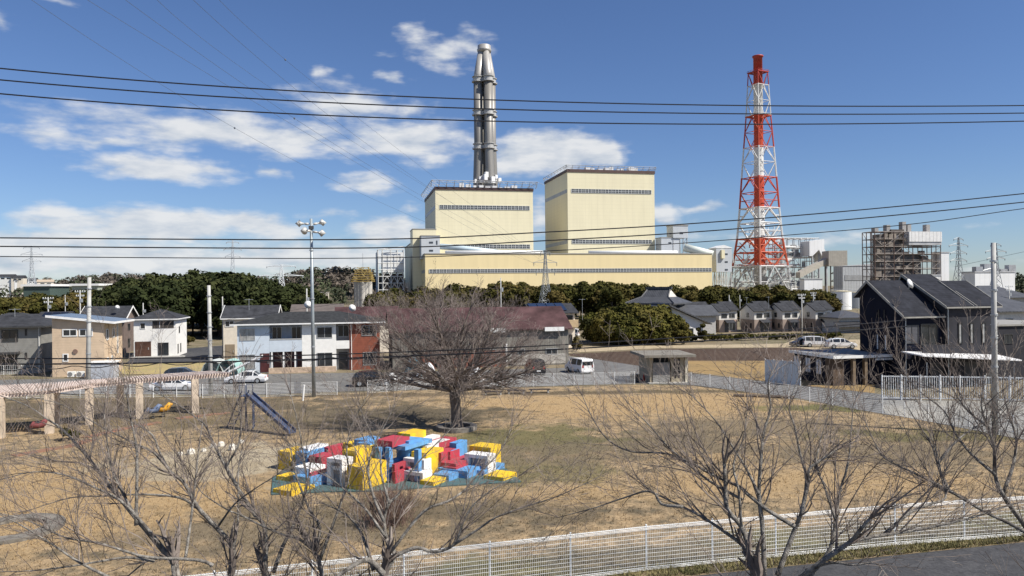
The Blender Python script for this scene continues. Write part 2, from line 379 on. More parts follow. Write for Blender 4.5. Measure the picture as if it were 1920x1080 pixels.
def verge_pt():
    i = rng.choices((1,2,3,4), (3,3,2,3))[0]; p = FL[i].lerp(FL[i+1], rng.random()); p = p+Vector((0, rng.uniform(-1.6, .35), 0)); return (p.x, p.y) if (p-E).dot(EN) > .05 else None
tufts('verge_weeds', 'low green and brown weeds along the foot of the white mesh fence', 6000, verge_pt, M('weed_blade', (.2,.17,.08), .9, .4, .5, alpha2=(.1,.1,.035)), .05, .2)

# ------------------------------------------------------------ power station
YP = 560.0
P0 = at(797, 477, YP); P0.z = 0
class Fr:
    """frame of the power station grid: s along the facade, t back from it"""
    def __init__(s, yaw=YAW): s.u = Vector((math.cos(yaw), math.sin(yaw), 0)); s.n = Vector((-math.sin(yaw), math.cos(yaw), 0))
    def pt(s, a, t, z=0): return P0+s.u*a+s.n*t+Vector((0, 0, z))
    def s_at(s, px, t, py=500):
        q = P0+s.n*t; k = lv(px, py)[0]/F; return (k*q.y-q.x)/(s.u.x-k*s.u.y)
    def z_at(s, px, py, t): p = s.pt(s.s_at(px, t, py), t); return hz(px, py, p.y)
W = Fr()
plant_lower = Mline('yellow_cladding', (.74,.62,.36), .95, 5.5, 0, .025, .05, .55, .034, .2, streak=True)
plant_upper = Mline('pale_yellow_cladding', (.72,.665,.47), .93, 5.2, 3.1, .05, .08, .55, .034, .2, streak=True)
plant_band = M('brown_cornice', (.09,.055,.05), .6, .1, .2)
plant_grey = Mline('grey_cladding', (.47,.5,.53), .9, 4, 5, .04, .05, .5, .06, .05)
plant_white = Mline('white_cladding', (.72,.73,.73), .8, 4, 0, .06, .06, .5, .06, .05)
steel_grey = M('grey_structural_steel', (.4,.41,.42), .5, .15, .3)
steel_white = M('white_structural_steel', (.62,.62,.6), .5, .12, .3)
steel_rust = M('rusty_structural_steel', (.2,.13,.1), .7, .35, .25)
steel_mid = M('grey_brown_steel', (.24,.21,.19), .7, .35, .3)
steel_brown = M('dark_brown_steel', (.09,.075,.065), .7, .3, .3)
louvre = M('dark_louvre', (.05,.06,.075), .4, .2, .5)
louvre_fr = M('pale_window_frame', (.5,.52,.52), .5, .05, .5)
def body(th, name, x0, y0, z0, x1, y1, z1, mat): return MB().box(x0, y0, z0, x1, y1, z1).build(name, mat, th)
def strip(th, x0, x1, y, z0, z1, n):
    """a long band of windows on a front wall: one part per band, its panes a sub-part"""
    f = MB(); p = MB(); st = (x1-x0)/n
    p.box(x0, y-.05, z0, x1, y+.1, z1)
    f.box(x0, y-.35, z1, x1, y, z1+.25); f.box(x0, y-.35, z0-.25, x1, y, z0)
    f.box(x0, y-.3, (z0+z1)/2-.12, x1, y-.06, (z0+z1)/2+.12)
    for i in range(n+1):
        x = x0+st*i; w = st*.17 if i % 1 == 0 else .1
        f.box(x-w/2, y-.35, z0, x+w/2, y-.06, z1)
        if i < n: f.box(x+st/2-.1, y-.28, z0, x+st/2+.1, y-.06, z1)
    fo = f.build('window_band', louvre_fr, th); p.build('pane', louvre, fo)
def strip_side(th, x, y0, y1, z0, z1, mat): MB().box(x-.12, y0, z0, x+.05, y1, z1).build('window_band', mat, th)
shade_band = M('dim_window_band', (.3,.31,.32), .4, .15, .2)
# long low turbine hall
hall = thing('turbine_hall', P0, 'long low yellow turbine hall in front of the two tall boiler houses', 'power station hall', YAW)
hs1 = W.s_at(1335, 0, 500); hh = W.z_at(1000, 476.5, 0); hd = 80
body(hall, 'wall', 0, 0, 0, hs1, hd, hh, plant_lower)
body(hall, 'roof_edge', -.4, -.4, hh, hs1+.4, hd, hh+.7, M('grey_coping', (.3,.29,.27), .6, .1, .2))
zb = W.z_at(797, 508.5, 0); strip(hall, 3, hs1-.5, 0, zb-1.3, zb+1.3, 88); strip_side(hall, 0, 2, hd-6, zb-1.2, zb+1.2, shade_band)
body(hall, 'side_door', -.3, hd*.55, hh*.1, .1, hd*.7, hh*.75, louvre)
# white pipes lying on the hall roof
def roofpipe(pa, pb, t, z0, r, name, label, mat, bend=None):
    a = W.pt(W.s_at(pa, t), t, z0); b = W.pt(W.s_at(pb, t), t, z0)
    pts = [a, b] if bend is None else bend
    o = MB().tube(pts, r, 12).build(name, mat, None, True); return tag(o, label, 'pipe')
dz = hh+.75; 
roofpipe(835, 1018, 14, dz+1.4, 1.35, 'steam_pipe', 'thin white pipe lying along the hall roof below the left boiler house', white)
roofpipe(1104, 1270, 14, dz+1.4, 1.35, 'steam_pipe', 'white pipe lying along the hall roof below the right boiler house', white)
# boiler houses
T0 = 40
def boiler(name, label, pl, pr, ptop, plb, bands, n, ov, rise):
    s0 = W.s_at(pl, T0, 450); s1 = W.s_at(pr, T0, 450); o = W.pt(s0, T0); w = s1-s0
    d = dep(o, plb, 400); h = W.z_at(pl, ptop, T0)
    th = thing(name, o, label, 'boiler house', YAW)
    body(th, 'wall', 0, 0, 0, w, d, h-2.4, plant_upper); body(th, 'cornice', -.5, -.5, h-2.4, w+.5, d+.5, h, plant_band)
    for py in bands:
        z = W.z_at(pl, py, T0); strip(th, 3.5, w-3, 0, z-1.5, z+1.5, n); strip_side(th, 0, 1.5, d-1, z-1.5, z+1.5, shade_band)
    # roof steelwork leaning out over the edge
    r = MB(); zt = h+rise
    for (x0, y0, x1, y1) in ((-ov,-ov,w+ov,-ov),(-ov,-ov,-ov,d+ov),(w+ov,-ov,w+ov,d),(-ov,d+ov,w+ov,d+ov)):
        r.bar((x0,y0,zt),(x1,y1,zt),.24); r.bar((x0,y0,zt-1.4),(x1,y1,zt-1.4),.14)
    k = 14
    for i in range(k+1):
        x = -ov+(w+2*ov)*i/k; r.bar((x,-ov,zt),(x,4,h),.14); r.bar((x,-ov,zt),(x,-.3,h),.15)
        if rise > 4: r.bar((x, -ov, zt), (x+(w+ov)/k*.9, -ov+.2, zt-2), .12)
        r.bar((x,4,h),(x,4,h+2.2),.12)
    for i in range(9):
        y = -ov+(d+2*ov)*i/8; r.bar((-ov,y,zt),(3,y,h),.14); r.bar((-ov,y,zt),(-.3,y,h),.15)
    r.bar((-1,4,h+2.2),(w+1,4,h+2.2),.12)
    r.build('roof_steelwork', steel_grey, th)
    v = MB()
    for i in range(9):
        x = w*(.28+.07*i); y = 9+rng.uniform(0, 8); q = rng.uniform(1.2, 2.6); v.box(x-q, y-q, h, x+q, y+q, h+rng.uniform(2, 4.8))
    v.parts('roof_vent', plant_white, th)
    return th, o, w, d, h
b1 = boiler('boiler_house', 'left pale yellow boiler house below the grey four tube chimney', 817, 1000, 350, 797, (388, 462), 24, 3.2, 4.8)
b2 = boiler('boiler_house', 'right and taller pale yellow boiler house nearest the striped chimney', 1065, 1228, 317, 1022, (357.5, 453), 24, 1.2, 3.2)
# stair/annex blocks left of boiler house 1
def block(name, label, cat, pl, pr, ptop, t, d, mat, z0=0, edge=None):
    s0 = W.s_at(pl, t, 470); s1 = W.s_at(pr, t, 470); o = W.pt(s0, t); h = W.z_at(pl, ptop, t)
    th = thing(name, o, label, cat, YAW); body(th, 'wall', 0, 0, z0, s1-s0, d, h, mat)
    body(th, 'roof_edge', -.3, -.3, h, s1-s0+.3, d+.3, h+.6, edge or M('grey_coping', (.3,.29,.27)))
    return th, s1-s0, d, h, o
block('plant_annex', 'pale yellow annex stepping down left of the left boiler house', 'annex', 774, 818, 430, 28, 25, plant_upper)
block('plant_annex', 'grey shadowed side wing behind the pale yellow annex', 'annex', 770, 816, 457, 54, 70, plant_upper)
# grey transfer towers of the coal conveyor
t1 = block('transfer_tower', 'grey box tower on the hall roof at the foot of the left boiler house', 'conveyor tower', 790, 825, 442.5, 12, 15, plant_grey, hh-3)
def small_windows(th, pts, y=0, mat=None):
    for (x, z, w, h) in pts: MB().box(x, y-.2, z, x+w, y+.1, z+h).build('window', mat or louvre, th)
small_windows(t1[0], [(t1[1]*.42, t1[3]-5.6, 3, 1.3), (t1[1]*.42, t1[3]-11.8, 3, 1.3), (t1[1]*.8, t1[3]-6.5, 1, 3)])
pa = W.pt(W.s_at(826, 16), 16, W.z_at(826, 462, 16)); pb = W.pt(W.s_at(958, 20), 20, hh+1.8); pm = (pa+pb)*.5+Vector((0, 0, .2))
tag(MB().tube([pa, pm, pb], [2.3, 1.9, 1.3], 12).build('conveyor_gallery', M('pale_blue_duct', (.5,.6,.65), .4, .06, .2), None, True), 'pale blue tube gallery sloping down from the left grey box tower', 'conveyor')
t2 = block('transfer_tower', 'grey stepped tower against the right side of the right boiler house', 'conveyor tower', 1240, 1274, 446, 27, 12, plant_grey, hh-3)
small_windows(t2[0], [(t2[1]*.4, t2[3]-4.6, 2.5, 1)])
s0 = W.s_at(1262, 26, 440); o3 = W.pt(s0, 26); z3a = W.z_at(1262, 446, 26); z3b = W.z_at(1262, 423, 26); w3 = W.s_at(1290, 26, 440)-s0
th3 = thing('sampling_house', o3, 'small pale box on steel legs perched at the top of the stepped tower', 'conveyor tower', YAW)
body(th3, 'wall', 0, 0, z3a, w3, 13, z3b, plant_grey); body(th3, 'roof_edge', -.4, -.4, z3b, w3+.4, 13.4, z3b+.7, M('grey_coping', (.3,.29,.27)))
small_windows(th3, [(w3*.45, z3a+3.4, 3, 1.5)])
lg = MB()
for x in (.5, w3*.7, w3-.5): lg.bar((x, 1, hh), (x, 1, z3a), .45); lg.bar((x, 15, hh), (x, 15, z3a), .45)
for i in range(3):
    z = hh+(z3a-hh)*i/3; lg.bar((w3*.7,1,z),(w3-.5,1,z+(z3a-hh)/3),.2); lg.bar((w3*.7,1,z),(w3-.5,1,z),.2)
lg.build('steel_legs', steel_grey, th3)
pa = W.pt(W.s_at(1283, 14), 14, W.z_at(1283, 464, 14)); pb = W.pt(W.s_at(1337, 4), 4, W.z_at(1337, 477, 4))
tag(MB().tube([pa, pb], [3.3, 3.0], 12).build('conveyor_gallery', M('pale_green_duct', (.62,.66,.6), .4, .06, .2), None, True), 'pale tube gallery sloping down past the right end of the hall roof', 'conveyor')
# grey tower right of the hall
t4s = W.s_at(1343, 10, 480); o4 = W.pt(t4s, 10); w4 = W.s_at(1372, 10, 480)-t4s; z4 = W.z_at(1343, 462, 10); z4b = W.z_at(1343, 510, 10); d4 = max(6, dep(o4, 1329, 480))
th4 = thing('junction_tower', o4, 'tall grey clad tower on braced steel legs right of the yellow hall', 'conveyor tower', YAW)
MB().box(0, 0, z4b, w4, d4, z4-1.5).build('wall', plant_grey, th4)
MB().ext([(-.3,-.3,z4-1.5),(w4+.3,-.3,z4-1.5),(w4+.3,-.3,z4-1),(w4/2,-.3,z4+1.2),(-.3,-.3,z4-1)], (0, d4+.6, 0)).build('roof', plant_white, th4)
small_windows(th4, [(w4*.55, z4-7-6.5*i, 2.6, 1.2) for i in range(3)])
MB().box(w4*.28, -2, z4-10, w4*.48, 0, z4-3).build('hoist_box', plant_upper, th4)
lg = MB()
for y in (.5, d4-.5):
    for i in range(4):
        x = .5+(w4-1)*i/3; lg.bar((x,y,0),(x,y,z4b),.45)
        if i < 3:
            x2 = .5+(w4-1)*(i+1)/3; m = z4b*.5
            lg.bar((x,y,0),(x2,y,z4b),.22); lg.bar((x,y,z4b),(x2,y,0),.22); lg.bar((x,y,m),(x2,y,m),.22)
lg.build('steel_legs', steel_white, th4)
# white lattice sided block left of the plant
t5s = W.s_at(709, 30, 500); o5 = W.pt(t5s, 30); w5 = W.s_at(757, 30, 500)-t5s; z5 = W.z_at(709, 468, 30)
th5 = thing('steel_frame_block', o5, 'white clad block in an open braced steel frame at the far left of the plant', 'plant building', YAW)
body(th5, 'wall', 3.5, 2, z5*.58, w5, 30, z5-2, plant_white); body(th5, 'side_wall', -.5, 14, 0, 0, 45, z5-1, plant_grey); body(th5, 'dark_core', 5, 6, 2, w5, 28, z5*.56, steel_brown)
fr = MB(); nx, nz = 4, 8
for i in range(nx+1):
    x = w5*(0, .18, .5, .75, 1)[i]; fr.bar((x,0,0),(x,0,z5),.3); fr.bar((x,14,0),(x,14,z5),.35)
for j in range(nz+1):
    z = z5*j/nz; fr.bar((0,0,z),(w5,0,z),.3); fr.bar((0,0,z),(0,14,z),.3)
    if j < nz:
        fr.bar((0,0,z),(w5*.18,0,z),.25)
        for i in range(1, 4 if j < 5 else 1):
            xa = w5*(0,.18,.5,.75,1)[i]; xb = w5*(0,.18,.5,.75,1)[i+1]; zz = z5*(j+1)/nz
            fr.bar((xa,0,z),((xa+xb)/2,0,zz),.22); fr.bar((xb,0,z),((xa+xb)/2,0,zz),.22)
fr.bar((0,0,z5),(w5,0,z5+2.5),.3)
fr.build('steel_frame', steel_white, th5)
# four tube silver stack
bs = Vector(at(912, 500, 690)); bs.z = 0
def sz(py): return hz(912, py, 690)
px = 690/F
st = thing('four_tube_chimney', bs, 'tall grey chimney of four steel tubes rising behind the left boiler house', 'chimney', R(30))
fl_m = M('weathered_stack_steel', (.25,.24,.22), .45, .16, .12, metal=.25, streak=True)
fl_top = M('bright_stack_steel', (.4,.385,.36), .45, .15, .15, metal=.2, streak=True)
rr = 14*px; tr = 8.3*px
for k in range(4):
    a = k*math.pi/2; dx, dy = math.cos(a), math.sin(a)
    z0, z1, z2, z3 = sz(340), sz(270), sz(150), sz(97)
    o = MB().tube([(dx*rr*1.22, dy*rr*1.22, 0), (dx*rr*1.2, dy*rr*1.2, z0), (dx*rr, dy*rr, z1), (dx*rr, dy*rr, z2)], tr, 20).build('flue', fl_m, st, True)
    MB().tube([(dx*rr, dy*rr, z2), (dx*rr*.93, dy*rr*.93, z2+4), (dx*rr*.42, dy*rr*.42, z3)], [tr, tr, tr*.78], 20).build('flue_top', fl_top, st, True)
for py in (151, 213, 276):
    z = sz(py); pf = MB()
    for k in range(4):
        a = k*math.pi/2; c = Vector((math.cos(a)*rr, math.sin(a)*rr, 0))
        pf.lathe([(tr+1.6, z-2.6), (tr+1.6, z-2.0)], c, 18); pf.lathe([(tr+1.3, z+2.0), (tr+1.3, z+2.5)], c, 18); pf.lathe([(tr+.35, z-2.0), (tr+.35, z+2)], c, 18)
        for q in range(14):
            b = q*math.pi/7; w_ = c+Vector((math.cos(b), math.sin(b), 0))*(tr+1.5); pf.bar((w_.x, w_.y, z-2), (w_.x, w_.y, z-.4), .12)
    pf.box(-rr*.8, -rr*.8, z-1.4, rr*.8, rr*.8, z+.8)
    pf.build('service_platform', M('platform_steel', (.42,.42,.41), .5, .1, .3), st)
MB().lathe([(12.2*px, sz(97)-1), (13.5*px, sz(95)), (13.5*px, sz(93)), (12.3*px, sz(92)), (12.3*px, sz(86)), (11*px, sz(85))], n=28).build('stack_cap', fl_top, st, True)
cl = MB()
for k in range(26):
    a = rng.uniform(0, 6.28); d = rng.uniform(rr*.6, rr+tr+3); q = rng.uniform(.8, 2); z = sz(332)-rng.uniform(-3, 5)
    cl.box(math.cos(a)*d-q, math.sin(a)*d-q, z-q*1.6, math.cos(a)*d+q, math.sin(a)*d+q, z+q*1.6)
cl.parts('lagged_duct', plant_white, st)
# striped chimney in its lattice tower
Ych = 690.0; bc = at(1425, 530, Ych); bc.z = 0
def cz(py): return hz(1425, py, Ych)
REDP, WHP = (.52,.07,.03), (.7,.7,.68)
zs = [cz(p) for p in (500, 448, 391, 334, 277, 219, 161)]
ch = thing('striped_chimney', bc, 'very tall red and white striped chimney inside a lattice tower', 'chimney', R(-18))
bands = Mband('banded_paint', zs, [(.5,.5,.5), REDP, WHP, REDP, WHP, REDP, WHP, (.42,.05,.035)])
bands2 = Mband('banded_paint_steel', zs, [(.55,.55,.54), (.52,.1,.04), WHP, REDP, WHP, REDP, WHP, (.42,.05,.035)])
pxc = Ych/F
MB().lathe([(8.6*pxc*1.25, 0), (8.6*pxc*1.2, cz(480)), (8.4*pxc*1.15, cz(400)), (7.8*pxc*1.1, cz(300)), (7.6*pxc*1.08, cz(108)), (9.6*pxc*1.05, cz(108)+.3), (9.6*pxc*1.05, cz(105)), (6*pxc, cz(105))], n=28).build('flue', bands, ch, True)
def hw(z):
    ks = [(0, 54), (cz(525), 51), (cz(448), 38.5), (cz(391), 33.5), (cz(310), 28), (cz(219), 21), (cz(137), 16.5), (999, 16.5)]
    for (a, b), (c, d) in zip(ks, ks[1:]):
        if z <= c: return (b+(d-b)*(z-a)/(c-a))*pxc*1.05
lev = [0, cz(500), cz(474), cz(448), cz(419), cz(391), cz(362), cz(334), cz(305), cz(277), cz(248), cz(219), cz(190), cz(161), cz(137)]
legs = MB(); br = MB()
cor = lambda k, z: Vector((math.cos(k*math.pi/2)*hw(z), math.sin(k*math.pi/2)*hw(z), z))
for k in range(4):
    legs.tube([cor(k, z) for z in lev], [1.15-.05*i for i in range(len(lev))], 6)
    for i, (a, b) in enumerate(zip(lev, lev[1:])):
        A, B = cor(k, a), cor(k+1, a); C, D = cor(k, b), cor(k+1, b); r = (.62 if i < 5 else .46) if i < 7 else .34
        mid = (C+D)*.5
        if i % 2 == 0: br.bar(A, mid, r); br.bar(B, mid, r); br.bar(C, D, r)
        else: m2 = (A+B)*.5; br.bar(m2, C, r); br.bar(m2, D, r); br.bar(C, D, r*.8)
        br.bar((C+D)*.5, Vector((0, 0, b)), r*.6)
        if i < 6:
            for u, v in ((A, C), (B, D)): e = u.lerp(v, .5); f = (A+D)*.5 if i % 2 else (u+mid)*.5; br.bar(e, f, r*.6)
legs.build('tower_leg', bands2, ch); br.build('lattice_bracing', bands2, ch)
for py, f in ((137, 1.12), (219, 1.08), (500, 1.0)):
    pl = MB(); z = cz(py); q = [cor(k, z) for k in range(4)]; q = [Vector((p.x*f, p.y*f, z)) for p in q]
    for k in range(4):
        a, b = q[k], q[(k+1) % 4]; i1, i2 = a*.72, b*.72; i1.z = i2.z = z
        pl.ext([a, b, i2, i1], (0, 0, .9)); pl.bar(a+Vector((0,0,2)), b+Vector((0,0,2)), .14)
        for j in range(7): p = a.lerp(b, j/6); pl.bar(p, p+Vector((0, 0, 2)), .12)
    pl.build('service_platform', bands2, ch)
st_in = MB(); rj = random.Random(8)
for i in range(70):
    z = rj.uniform(cz(500), cz(440)); w_ = hw(z)*.62; a = rj.uniform(0, 6.28); p = Vector((math.cos(a)*w_, math.sin(a)*w_, z)); st_in.bar(p, p+Vector((rj.uniform(-7,7), rj.uniform(-7,7), rj.uniform(0,8))), .32)
st_in.parts('inner_brace', bands2, ch)
# jumble of pipework round the chimney foot
jm = MB(); rj = random.Random(4)
for i in range(260):
    x = rj.uniform(-26, 26); y = rj.uniform(-22, 22); z = rj.uniform(4, 32); k = rj.choice('xyzd')
    l = rj.uniform(3, 12); v = {'x': (l,0,0), 'y': (0,l,0), 'z': (0,0,l*.8), 'd': (l*.7,0,l*.7)}[k]
    jm.bar((x,y,z), Vector((x,y,z))+Vector(v), rj.choice((.25,.3,.4,.9)), 6)
tag(jm.build('pipe_rack', steel_white, None, False, bc, R(-18)), 'tangle of pale pipes and braces round the foot of the striped chimney', 'pipework')

def frame_tower(th, w, d, zl, nx, ny, r, mat, rb, diag, seed, mat2=None):
    a = MB(); b = MB(); q = random.Random(seed)
    for i in range(nx+1):
        for j in range(ny+1):
            if 0 < i < nx and 0 < j < ny: continue
            x, y = w*i/nx, d*j/ny; a.bar((x,y,0),(x,y,zl[-1]), r)
    for z in zl:
        for j in range(ny+1): b.bar((0,d*j/ny,z),(w,d*j/ny,z), rb)
        for i in range(nx+1): b.bar((w*i/nx,0,z),(w*i/nx,d,z), rb)
    for za, zb_ in zip(zl, zl[1:]):
        for i in range(nx):
            if q.random() < diag:
                x0, x1 = w*i/nx, w*(i+1)/nx
                if q.random() < .5: x0, x1 = x1, x0
                b.bar((x0,0,za),(x1,0,zb_), rb*.8)
        for j in range(ny):
            if q.random() < diag: b.bar((0,d*j/ny,za),(0,d*(j+1)/ny,zb_), rb*.8)
        b.bar((0,-.1,za+1.1),(w,-.1,za+1.1), .09)
    a.build('column', mat, th); b.build('girder', mat2 or mat, th)
# grey steel desulphurisation structure right of the chimney
oA = at(1466, 535, 740); oA.z = 0; wA = wid(oA, 1536, 500); zA = hz(1466, 446, 740)
thA = thing('gas_cleaning_plant', oA, 'pale grey open steel framework of ducts and decks right of the striped chimney', 'plant structure', YAW)
frame_tower(thA, wA, 24, [zA*k/6 for k in range(7)], 6, 3, .4, steel_grey, .3, .45, 1, steel_white)
bx = MB(); rj = random.Random(9)
for i in range(34):
    x = rj.uniform(1, wA-6); y = rj.uniform(2, 18); z = zA*rj.randint(0, 5)/6; bx.box(x, y, z+.3, x+rj.uniform(2, 7), y+rj.uniform(2, 5), z+rj.uniform(1.5, zA/6-.6))
bx.parts('equipment', M('grey_equipment', (.3,.31,.32), .6, .25, .3), thA)
pj = MB()
for i in range(16):
    z = zA*rj.uniform(.1, .95); x = rj.uniform(0, wA*.6); pj.tube([(x, rj.uniform(-1, 3), z), (x+rj.uniform(6, 16), 1, z)], rj.choice((.5, .8, 1.3)), 8)
pj.parts('pipe', steel_white, thA)
pW = at(1520, 500, 735); thW = thing('exhaust_duct', Vector((pW.x, pW.y, 0)), 'big white angular duct sloping down to the right behind the grey framework', 'duct', YAW)
zz = lambda py: hz(1530, py, 735); sx = lambda p: (p-1520)*735/F
MB().ext([(sx(1518),0,zz(452)),(sx(1549),0,zz(448)),(sx(1549),0,zz(466)),(sx(1562),0,zz(488)),(sx(1562),0,zz(497)),(sx(1549),0,zz(490)),(sx(1538),0,zz(468)),(sx(1524),0,zz(480)),(sx(1518),0,zz(480))], (0,16,0)).build('casing', plant_white, thW)
MB().box(sx(1526),2,0,sx(1528),4,zz(480)).box(sx(1540),2,0,sx(1542),4,zz(474)).box(sx(1556),2,0,sx(1558),4,zz(494)).parts('steel_leg', steel_grey, thW)
# inclined conveyor and its head house
c1 = at(1496, 516, 680); c2 = at(1552, 487, 690); up = Vector((0, 0, 2.6)); sd = (c2-c1).cross(Vector((0,0,1))).normalized()*3
cv = thing('coal_conveyor', Vector((c1.x, c1.y, 0)), 'beige covered conveyor climbing to a small head house right of the framework', 'conveyor')
mb = MB(); d1 = c1-Vector((c1.x, c1.y, 0)); d2 = c2-Vector((c1.x, c1.y, 0)); mb.ext([d1-sd-up, d1+sd-up, d1+sd+up, d1-sd+up], d2-d1)
bei = Mline('beige_cladding', (.42,.39,.33), .85, 2, 0, .1); mb.build('gallery', bei, cv)
hx = d2+Vector((6, 0, 0)); MB().box(hx.x-8, hx.y-7, hx.z-6, hx.x+9, hx.y+8, hx.z+8).build('head_house', bei, cv)
lg = MB()
for k in (0, 1): 
    for j in (-6, 6):
        x = hx.x-6+13*k; lg.bar((x, hx.y+j, 0), (x, hx.y+j, hx.z-6), .6)
    for i in range(4): z = (hx.z-6)*i/4; lg.bar((hx.x-6, hx.y-6, z), (hx.x+7, hx.y-6, z+(hx.z-6)/4), .35); lg.bar((hx.x-6, hx.y-6, z), (hx.x+7, hx.y-6, z), .35)
lg.parts('steel_leg', steel_brown, cv)
# long grey shed
def shed(px0, px1, pt, Y, d, label, mat, name='industrial_shed', roof=None, peak=0):
    o = at(px0, 530, Y); o.z = 0; w = wid(o, px1, 530); h = hz(px0, pt, Y)
    th = thing(name, o, label, 'industrial building', YAW); body(th, 'wall', 0, 0, 0, w, d, h, mat)
    if peak: MB().ext([(-.4,-.4,h),(w+.4,-.4,h),(w+.4,-.4,h+peak)], (0, d+.8, 0)).build('roof', roof or steel_grey, th)
    else: body(th, 'roof', -.4, -.4, h, w+.4, d+.4, h+.8, roof or steel_grey)
    return th, w, h
corr = Mline('corrugated_grey', (.4,.42,.44), .7, 2.6, 0, .16)
sh = shed(1580, 1640, 499, 620, 12, 'long grey corrugated shed left of the old boiler frame', corr, peak=2)
MB().box(2, -.3, sh[2]*.55, sh[1]-2, 0, sh[2]*.72).build('window_band', shade_band, sh[0])
shed(1508, 1542, 524, 590, 6, 'low white tank house behind the treetops below the conveyor', plant_white, 'tank_house')
# old brown boiler frame
oB = at(1641, 530, 560); oB.z = 0; wB = wid(oB, 1764, 500); zB = hz(1641, 434, 560)
thB = thing('old_boiler_frame', oB, 'old brown rusty boiler in an open scaffold frame with a white penthouse', 'boiler structure', YAW)
frame_tower(thB, wB, 14, [zB*k/9 for k in range(10)], 7, 3, .42, steel_rust, .26, .4, 5, steel_mid)
core = MB(); core.box(wB*.14, 5, 3, wB*.36, 13, zB*.97); core.box(wB*.38, 6, 3, wB*.5, 13, zB*.9); core.box(wB*.52, 7, zB*.2, wB*.8, 13, zB*.66)
core.parts('boiler_casing', M('dark_casing', (.14,.13,.125), .7, .3, .15), thB)
rj = random.Random(12); bx = MB()
for i in range(60):
    x = rj.uniform(1, wB-6); z = zB*rj.randint(0, 8)/9; y = rj.uniform(.5, 5); bx.box(x, y, z+.2, x+rj.uniform(1.5, 6), y+rj.uniform(1, 4), z+rj.uniform(.8, zB/9-.4))
bx.parts('equipment', M('brown_equipment', (.22,.19,.16), .7, .4, .2), thB)
body(thB, 'penthouse', wB*.5, -1.5, zB*.85, wB*1.0, 13, zB*1.0, Mline('panelled_white', (.68,.68,.67), .6, 3.2, 0, .12)); body(thB, 'penthouse_floor', wB*.5, -1, zB*.80, wB, 13, zB*.85-.01, steel_grey)
for (f, h_) in ((.07, 3), (.25, 5.5), (.49, 8), (.57, 6), (.86, 6)):
    MB().box(wB*f, 5, zB*.99, wB*f+3.2, 9, zB+h_).build('roof_vent', M('vent_cladding', (.3,.29,.28)), thB)
MB().box(wB*.3, 4, zB*.97, wB*.5, 10, zB*1.04).build('roof_gear', steel_brown, thB)
shed(1763, 1780, 474, 575, 8, 'narrow white lift tower behind the old boiler frame', plant_white, 'lift_tower')
shed(1746, 1764, 517, 540, 4, 'low white panelled hut in front of the old boiler frame', Mline('panelled_white', (.68,.68,.67)), 'plant_hut')
shed(1828, 1903, 511, 520, 12, 'big plain white industrial building at the right edge', plant_white, 'warehouse')
vb = MB(); o = at(1856, 505, 545); z = hz(1856, 510, 545)
for i in range(5): vb.box(o.x-10+6*i, o.y, z-4, o.x-5+6*i, o.y+5, z+4+2*math.sin(i*1.7))
tag(vb.build('rooftop_unit', steel_grey), 'grey machinery boxes standing on the white industrial building', 'machinery')
# storage tanks
def tank(px, py_t, py_b, wpx, Y, label, mat):
    o = at(px, 540, Y); r = wpx/2*Y/F; h = hz(px, py_t, Y)
    th = thing('storage_tank', Vector((o.x, o.y, 0)), label, 'tank')
    MB().lathe([(r, 0), (r, h)], n=28).build('shell', mat, th, False)
    MB().lathe([(r+.1, h), (r+.1, h+.2), (r*.5, h+r*.12), (.3, h+r*.16)], n=28).build('roof', M('rusty_cream', (.5,.45,.32), .7, .2, .5), th, True)
    rl = MB()
    for k in range(20):
        a = k*math.pi/10; b = a+math.pi/10; rl.bar((r*math.cos(a), r*math.sin(a), h), (r*math.cos(a), r*math.sin(a), h+1.1), .06); rl.bar((r*math.cos(a), r*math.sin(a), h+1.1), (r*math.cos(b), r*math.sin(b), h+1.1), .06)
    rl.build('guard_rail', steel_grey, th)
tank(1577, 547, 570, 36, 330, 'squat white storage tank with a rusty cream lid beyond the dark house', white)
tank(1606, 549, 570, 26, 345, 'smaller grey storage tank just right of the white one', galv)
# yellow gantry on concrete silo, left of the plant
Ys = 430; o = at(681, 540, Ys); o = Vector((o.x, o.y, 0)); r = 14*Ys/F; h = hz(681, 528, Ys)
sl = thing('concrete_silo', o, 'pale ribbed concrete silo crowned with yellow gantry steel', 'silo')
mb = MB()
for k in range(5): mb.lathe([(r*.42, 0), (r*.42, h)], (r*(-.8+.4*k), -r*.3*(1-abs(k-2)/2), 0), 12)
mb.build('shell', M('silo_concrete', (.42,.4,.36), .85, .15, .3, streak=True), sl)
yg = MB(); rj = random.Random(3); ht = hz(681, 501, Ys)
for i in range(6):
    z = h+(ht-h)*i/6; e = r*(1.35-.12*i)
    for (a, b) in (((-e,-e),(e,-e)),((e,-e),(e,e)),((e,e),(-e,e)),((-e,e),(-e,-e))): yg.bar((*a, z), (*b, z), .14); yg.bar((*a, z+1), (*b, z+1), .1)
    for k in range(7): x = rj.uniform(-e, e); yg.bar((x,-e,z),(x+rj.uniform(-2,2),-e,z+(ht-h)/6), .11); yg.bar((e,x,z),(e,x+rj.uniform(-2,2),z+(ht-h)/6), .11)
yg.build('gantry', M('yellow_steel', (.32,.23,.06), .5, .2, .4), sl)
MB().box(-r*.7, -r*.7, h, r*.7, r*.7, h+(ht-h)*.8).build('hopper', steel_brown, sl)
MB().bar((0,0,ht),(0,0,ht+8),.15).build('mast', steel_grey, sl)

